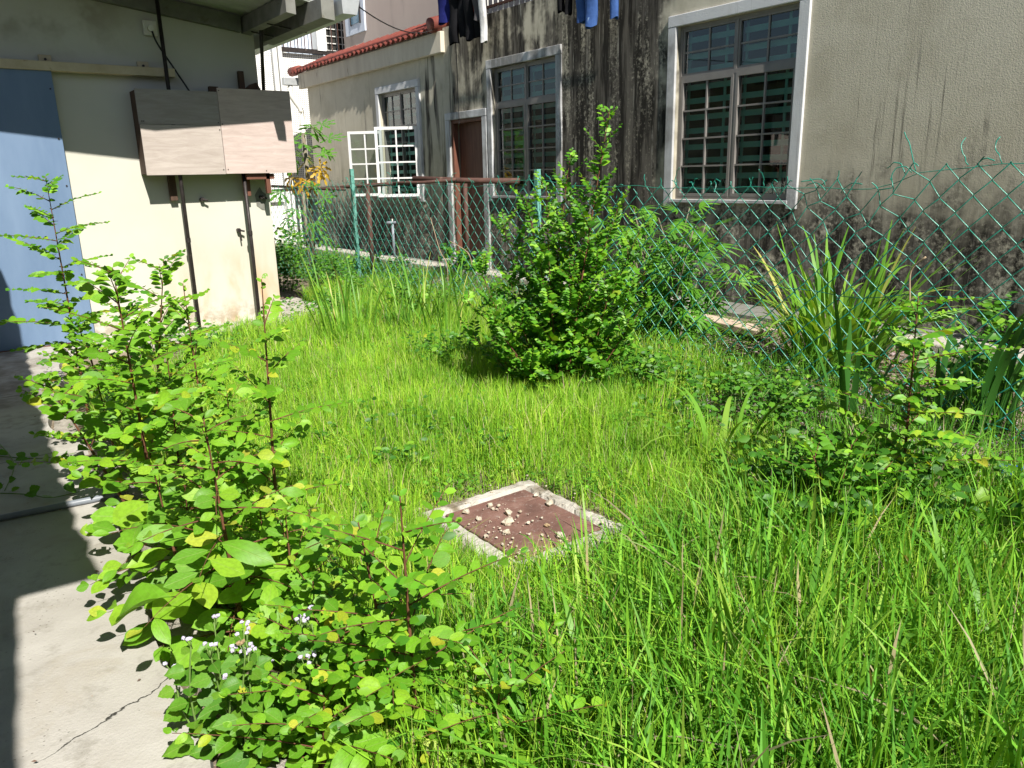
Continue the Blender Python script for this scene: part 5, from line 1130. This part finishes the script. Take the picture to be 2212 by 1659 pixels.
patch = lambda x, y: lnoise(x, y, 2.3, 7)*.6+lnoise(x, y, 5.1, 9)*.4
sprigs('ground_weeds', 'small leaved weeds mixed into the lawn', 16000, (.5, 4.1), (.4, 7.2), lambda x, y: .05+.08*lnoise(x, y, 2, 8), .024, weed_c, lambda x, y, u: ~in_yard(x, y) & ~in_manhole(x, y, .0) & (u < np.clip(patch(x, y)*1.6-.45, .05, 1)), 11)
sprigs('ground_weeds', 'carpet of small leaved weeds beyond the fence', 12000, (4.0, 5.8), (1., 16), lambda x, y: .06+.10*lnoise(x, y, 1.6, 3), .030, weed_c, lambda x, y, u: (u < np.clip(patch(x, y)*1.7-.35, .04, 1)), 12)
sprigs('ground_weeds', 'weeds along the end wall of the cream house', 3500, (2.9, 4.3), (7.0, 12), lambda x, y: .10+.16*lnoise(x, y, 1.6, 3), .034, weed_c, lambda x, y, u: ~in_yard(x, y), 13)
sprigs('ground_weeds', 'weeds creeping over the edge of the yard paving', 1600, (.42, 3.3), (.5, 7.3), lambda x, y: .04+.04*lnoise(x, y, 3, 8), .022, weed_c, lambda x, y, u: (u < .5) & (((x > .45) & (x < .8)) | ((y > 6.7) & (u < .18))), 14)

# flattened straw and dry leaf litter
straw_c = pal([(.40, .32, .17), (.30, .23, .12), (.48, .41, .26), (.22, .15, .08)], [3, 3, 2, 1])
field('dry_thatch', 'dry straw lying between the grass stems', 16000, (.6, 4.2), (.3, 7.2), lambda x, y: .05+.04*lnoise(x, y, 3, 2), .0022, straw_c, lambda x, y, u: ~in_yard(x, y) & ~in_manhole(x, y, -.06) & (u < .7), bend=(.8, 2.2), lean=1.3, seed=21)
sprigs('leaf_litter', 'dry brown leaf litter on the soil by the fence', 14000, (2.9, 5.8), (.8, 9), lambda x, y: .012+0*x, .034, pal([(.36, .26, .18), (.46, .37, .29), (.26, .17, .10), (.5, .45, .38)], [3, 3, 2, 1]), lambda x, y, u: (u < .8), 22, nl=3)
sprigs('leaf_litter', 'few dry leaf scraps blown on the concrete yard', 380, (-.1, .5), (1.5, 7.2), lambda x, y: .05+0*x, .018, pal([(.2, .13, .08), (.33, .25, .16), (.14, .10, .07)], [3, 2, 2]), lambda x, y, u: (u < .9), 23, nl=1)
sprigs('ground_weeds', 'broad leaved weeds in patches across the middle of the lawn', 5200, (.7, 4.1), (2.2, 7.0), lambda x, y: .08+.09*lnoise(x, y, 2.4, 5), .036, pal([(.11, .30, .022), (.16, .37, .026), (.08, .23, .018), (.28, .44, .04)], [4, 3, 3, 1]), lambda x, y, u: ~in_yard(x, y) & ~in_manhole(x, y, .03) & (u < np.clip(lnoise(x, y, 2.9, 11)*2.2-.95, .02, 1)), 24, nl=7)
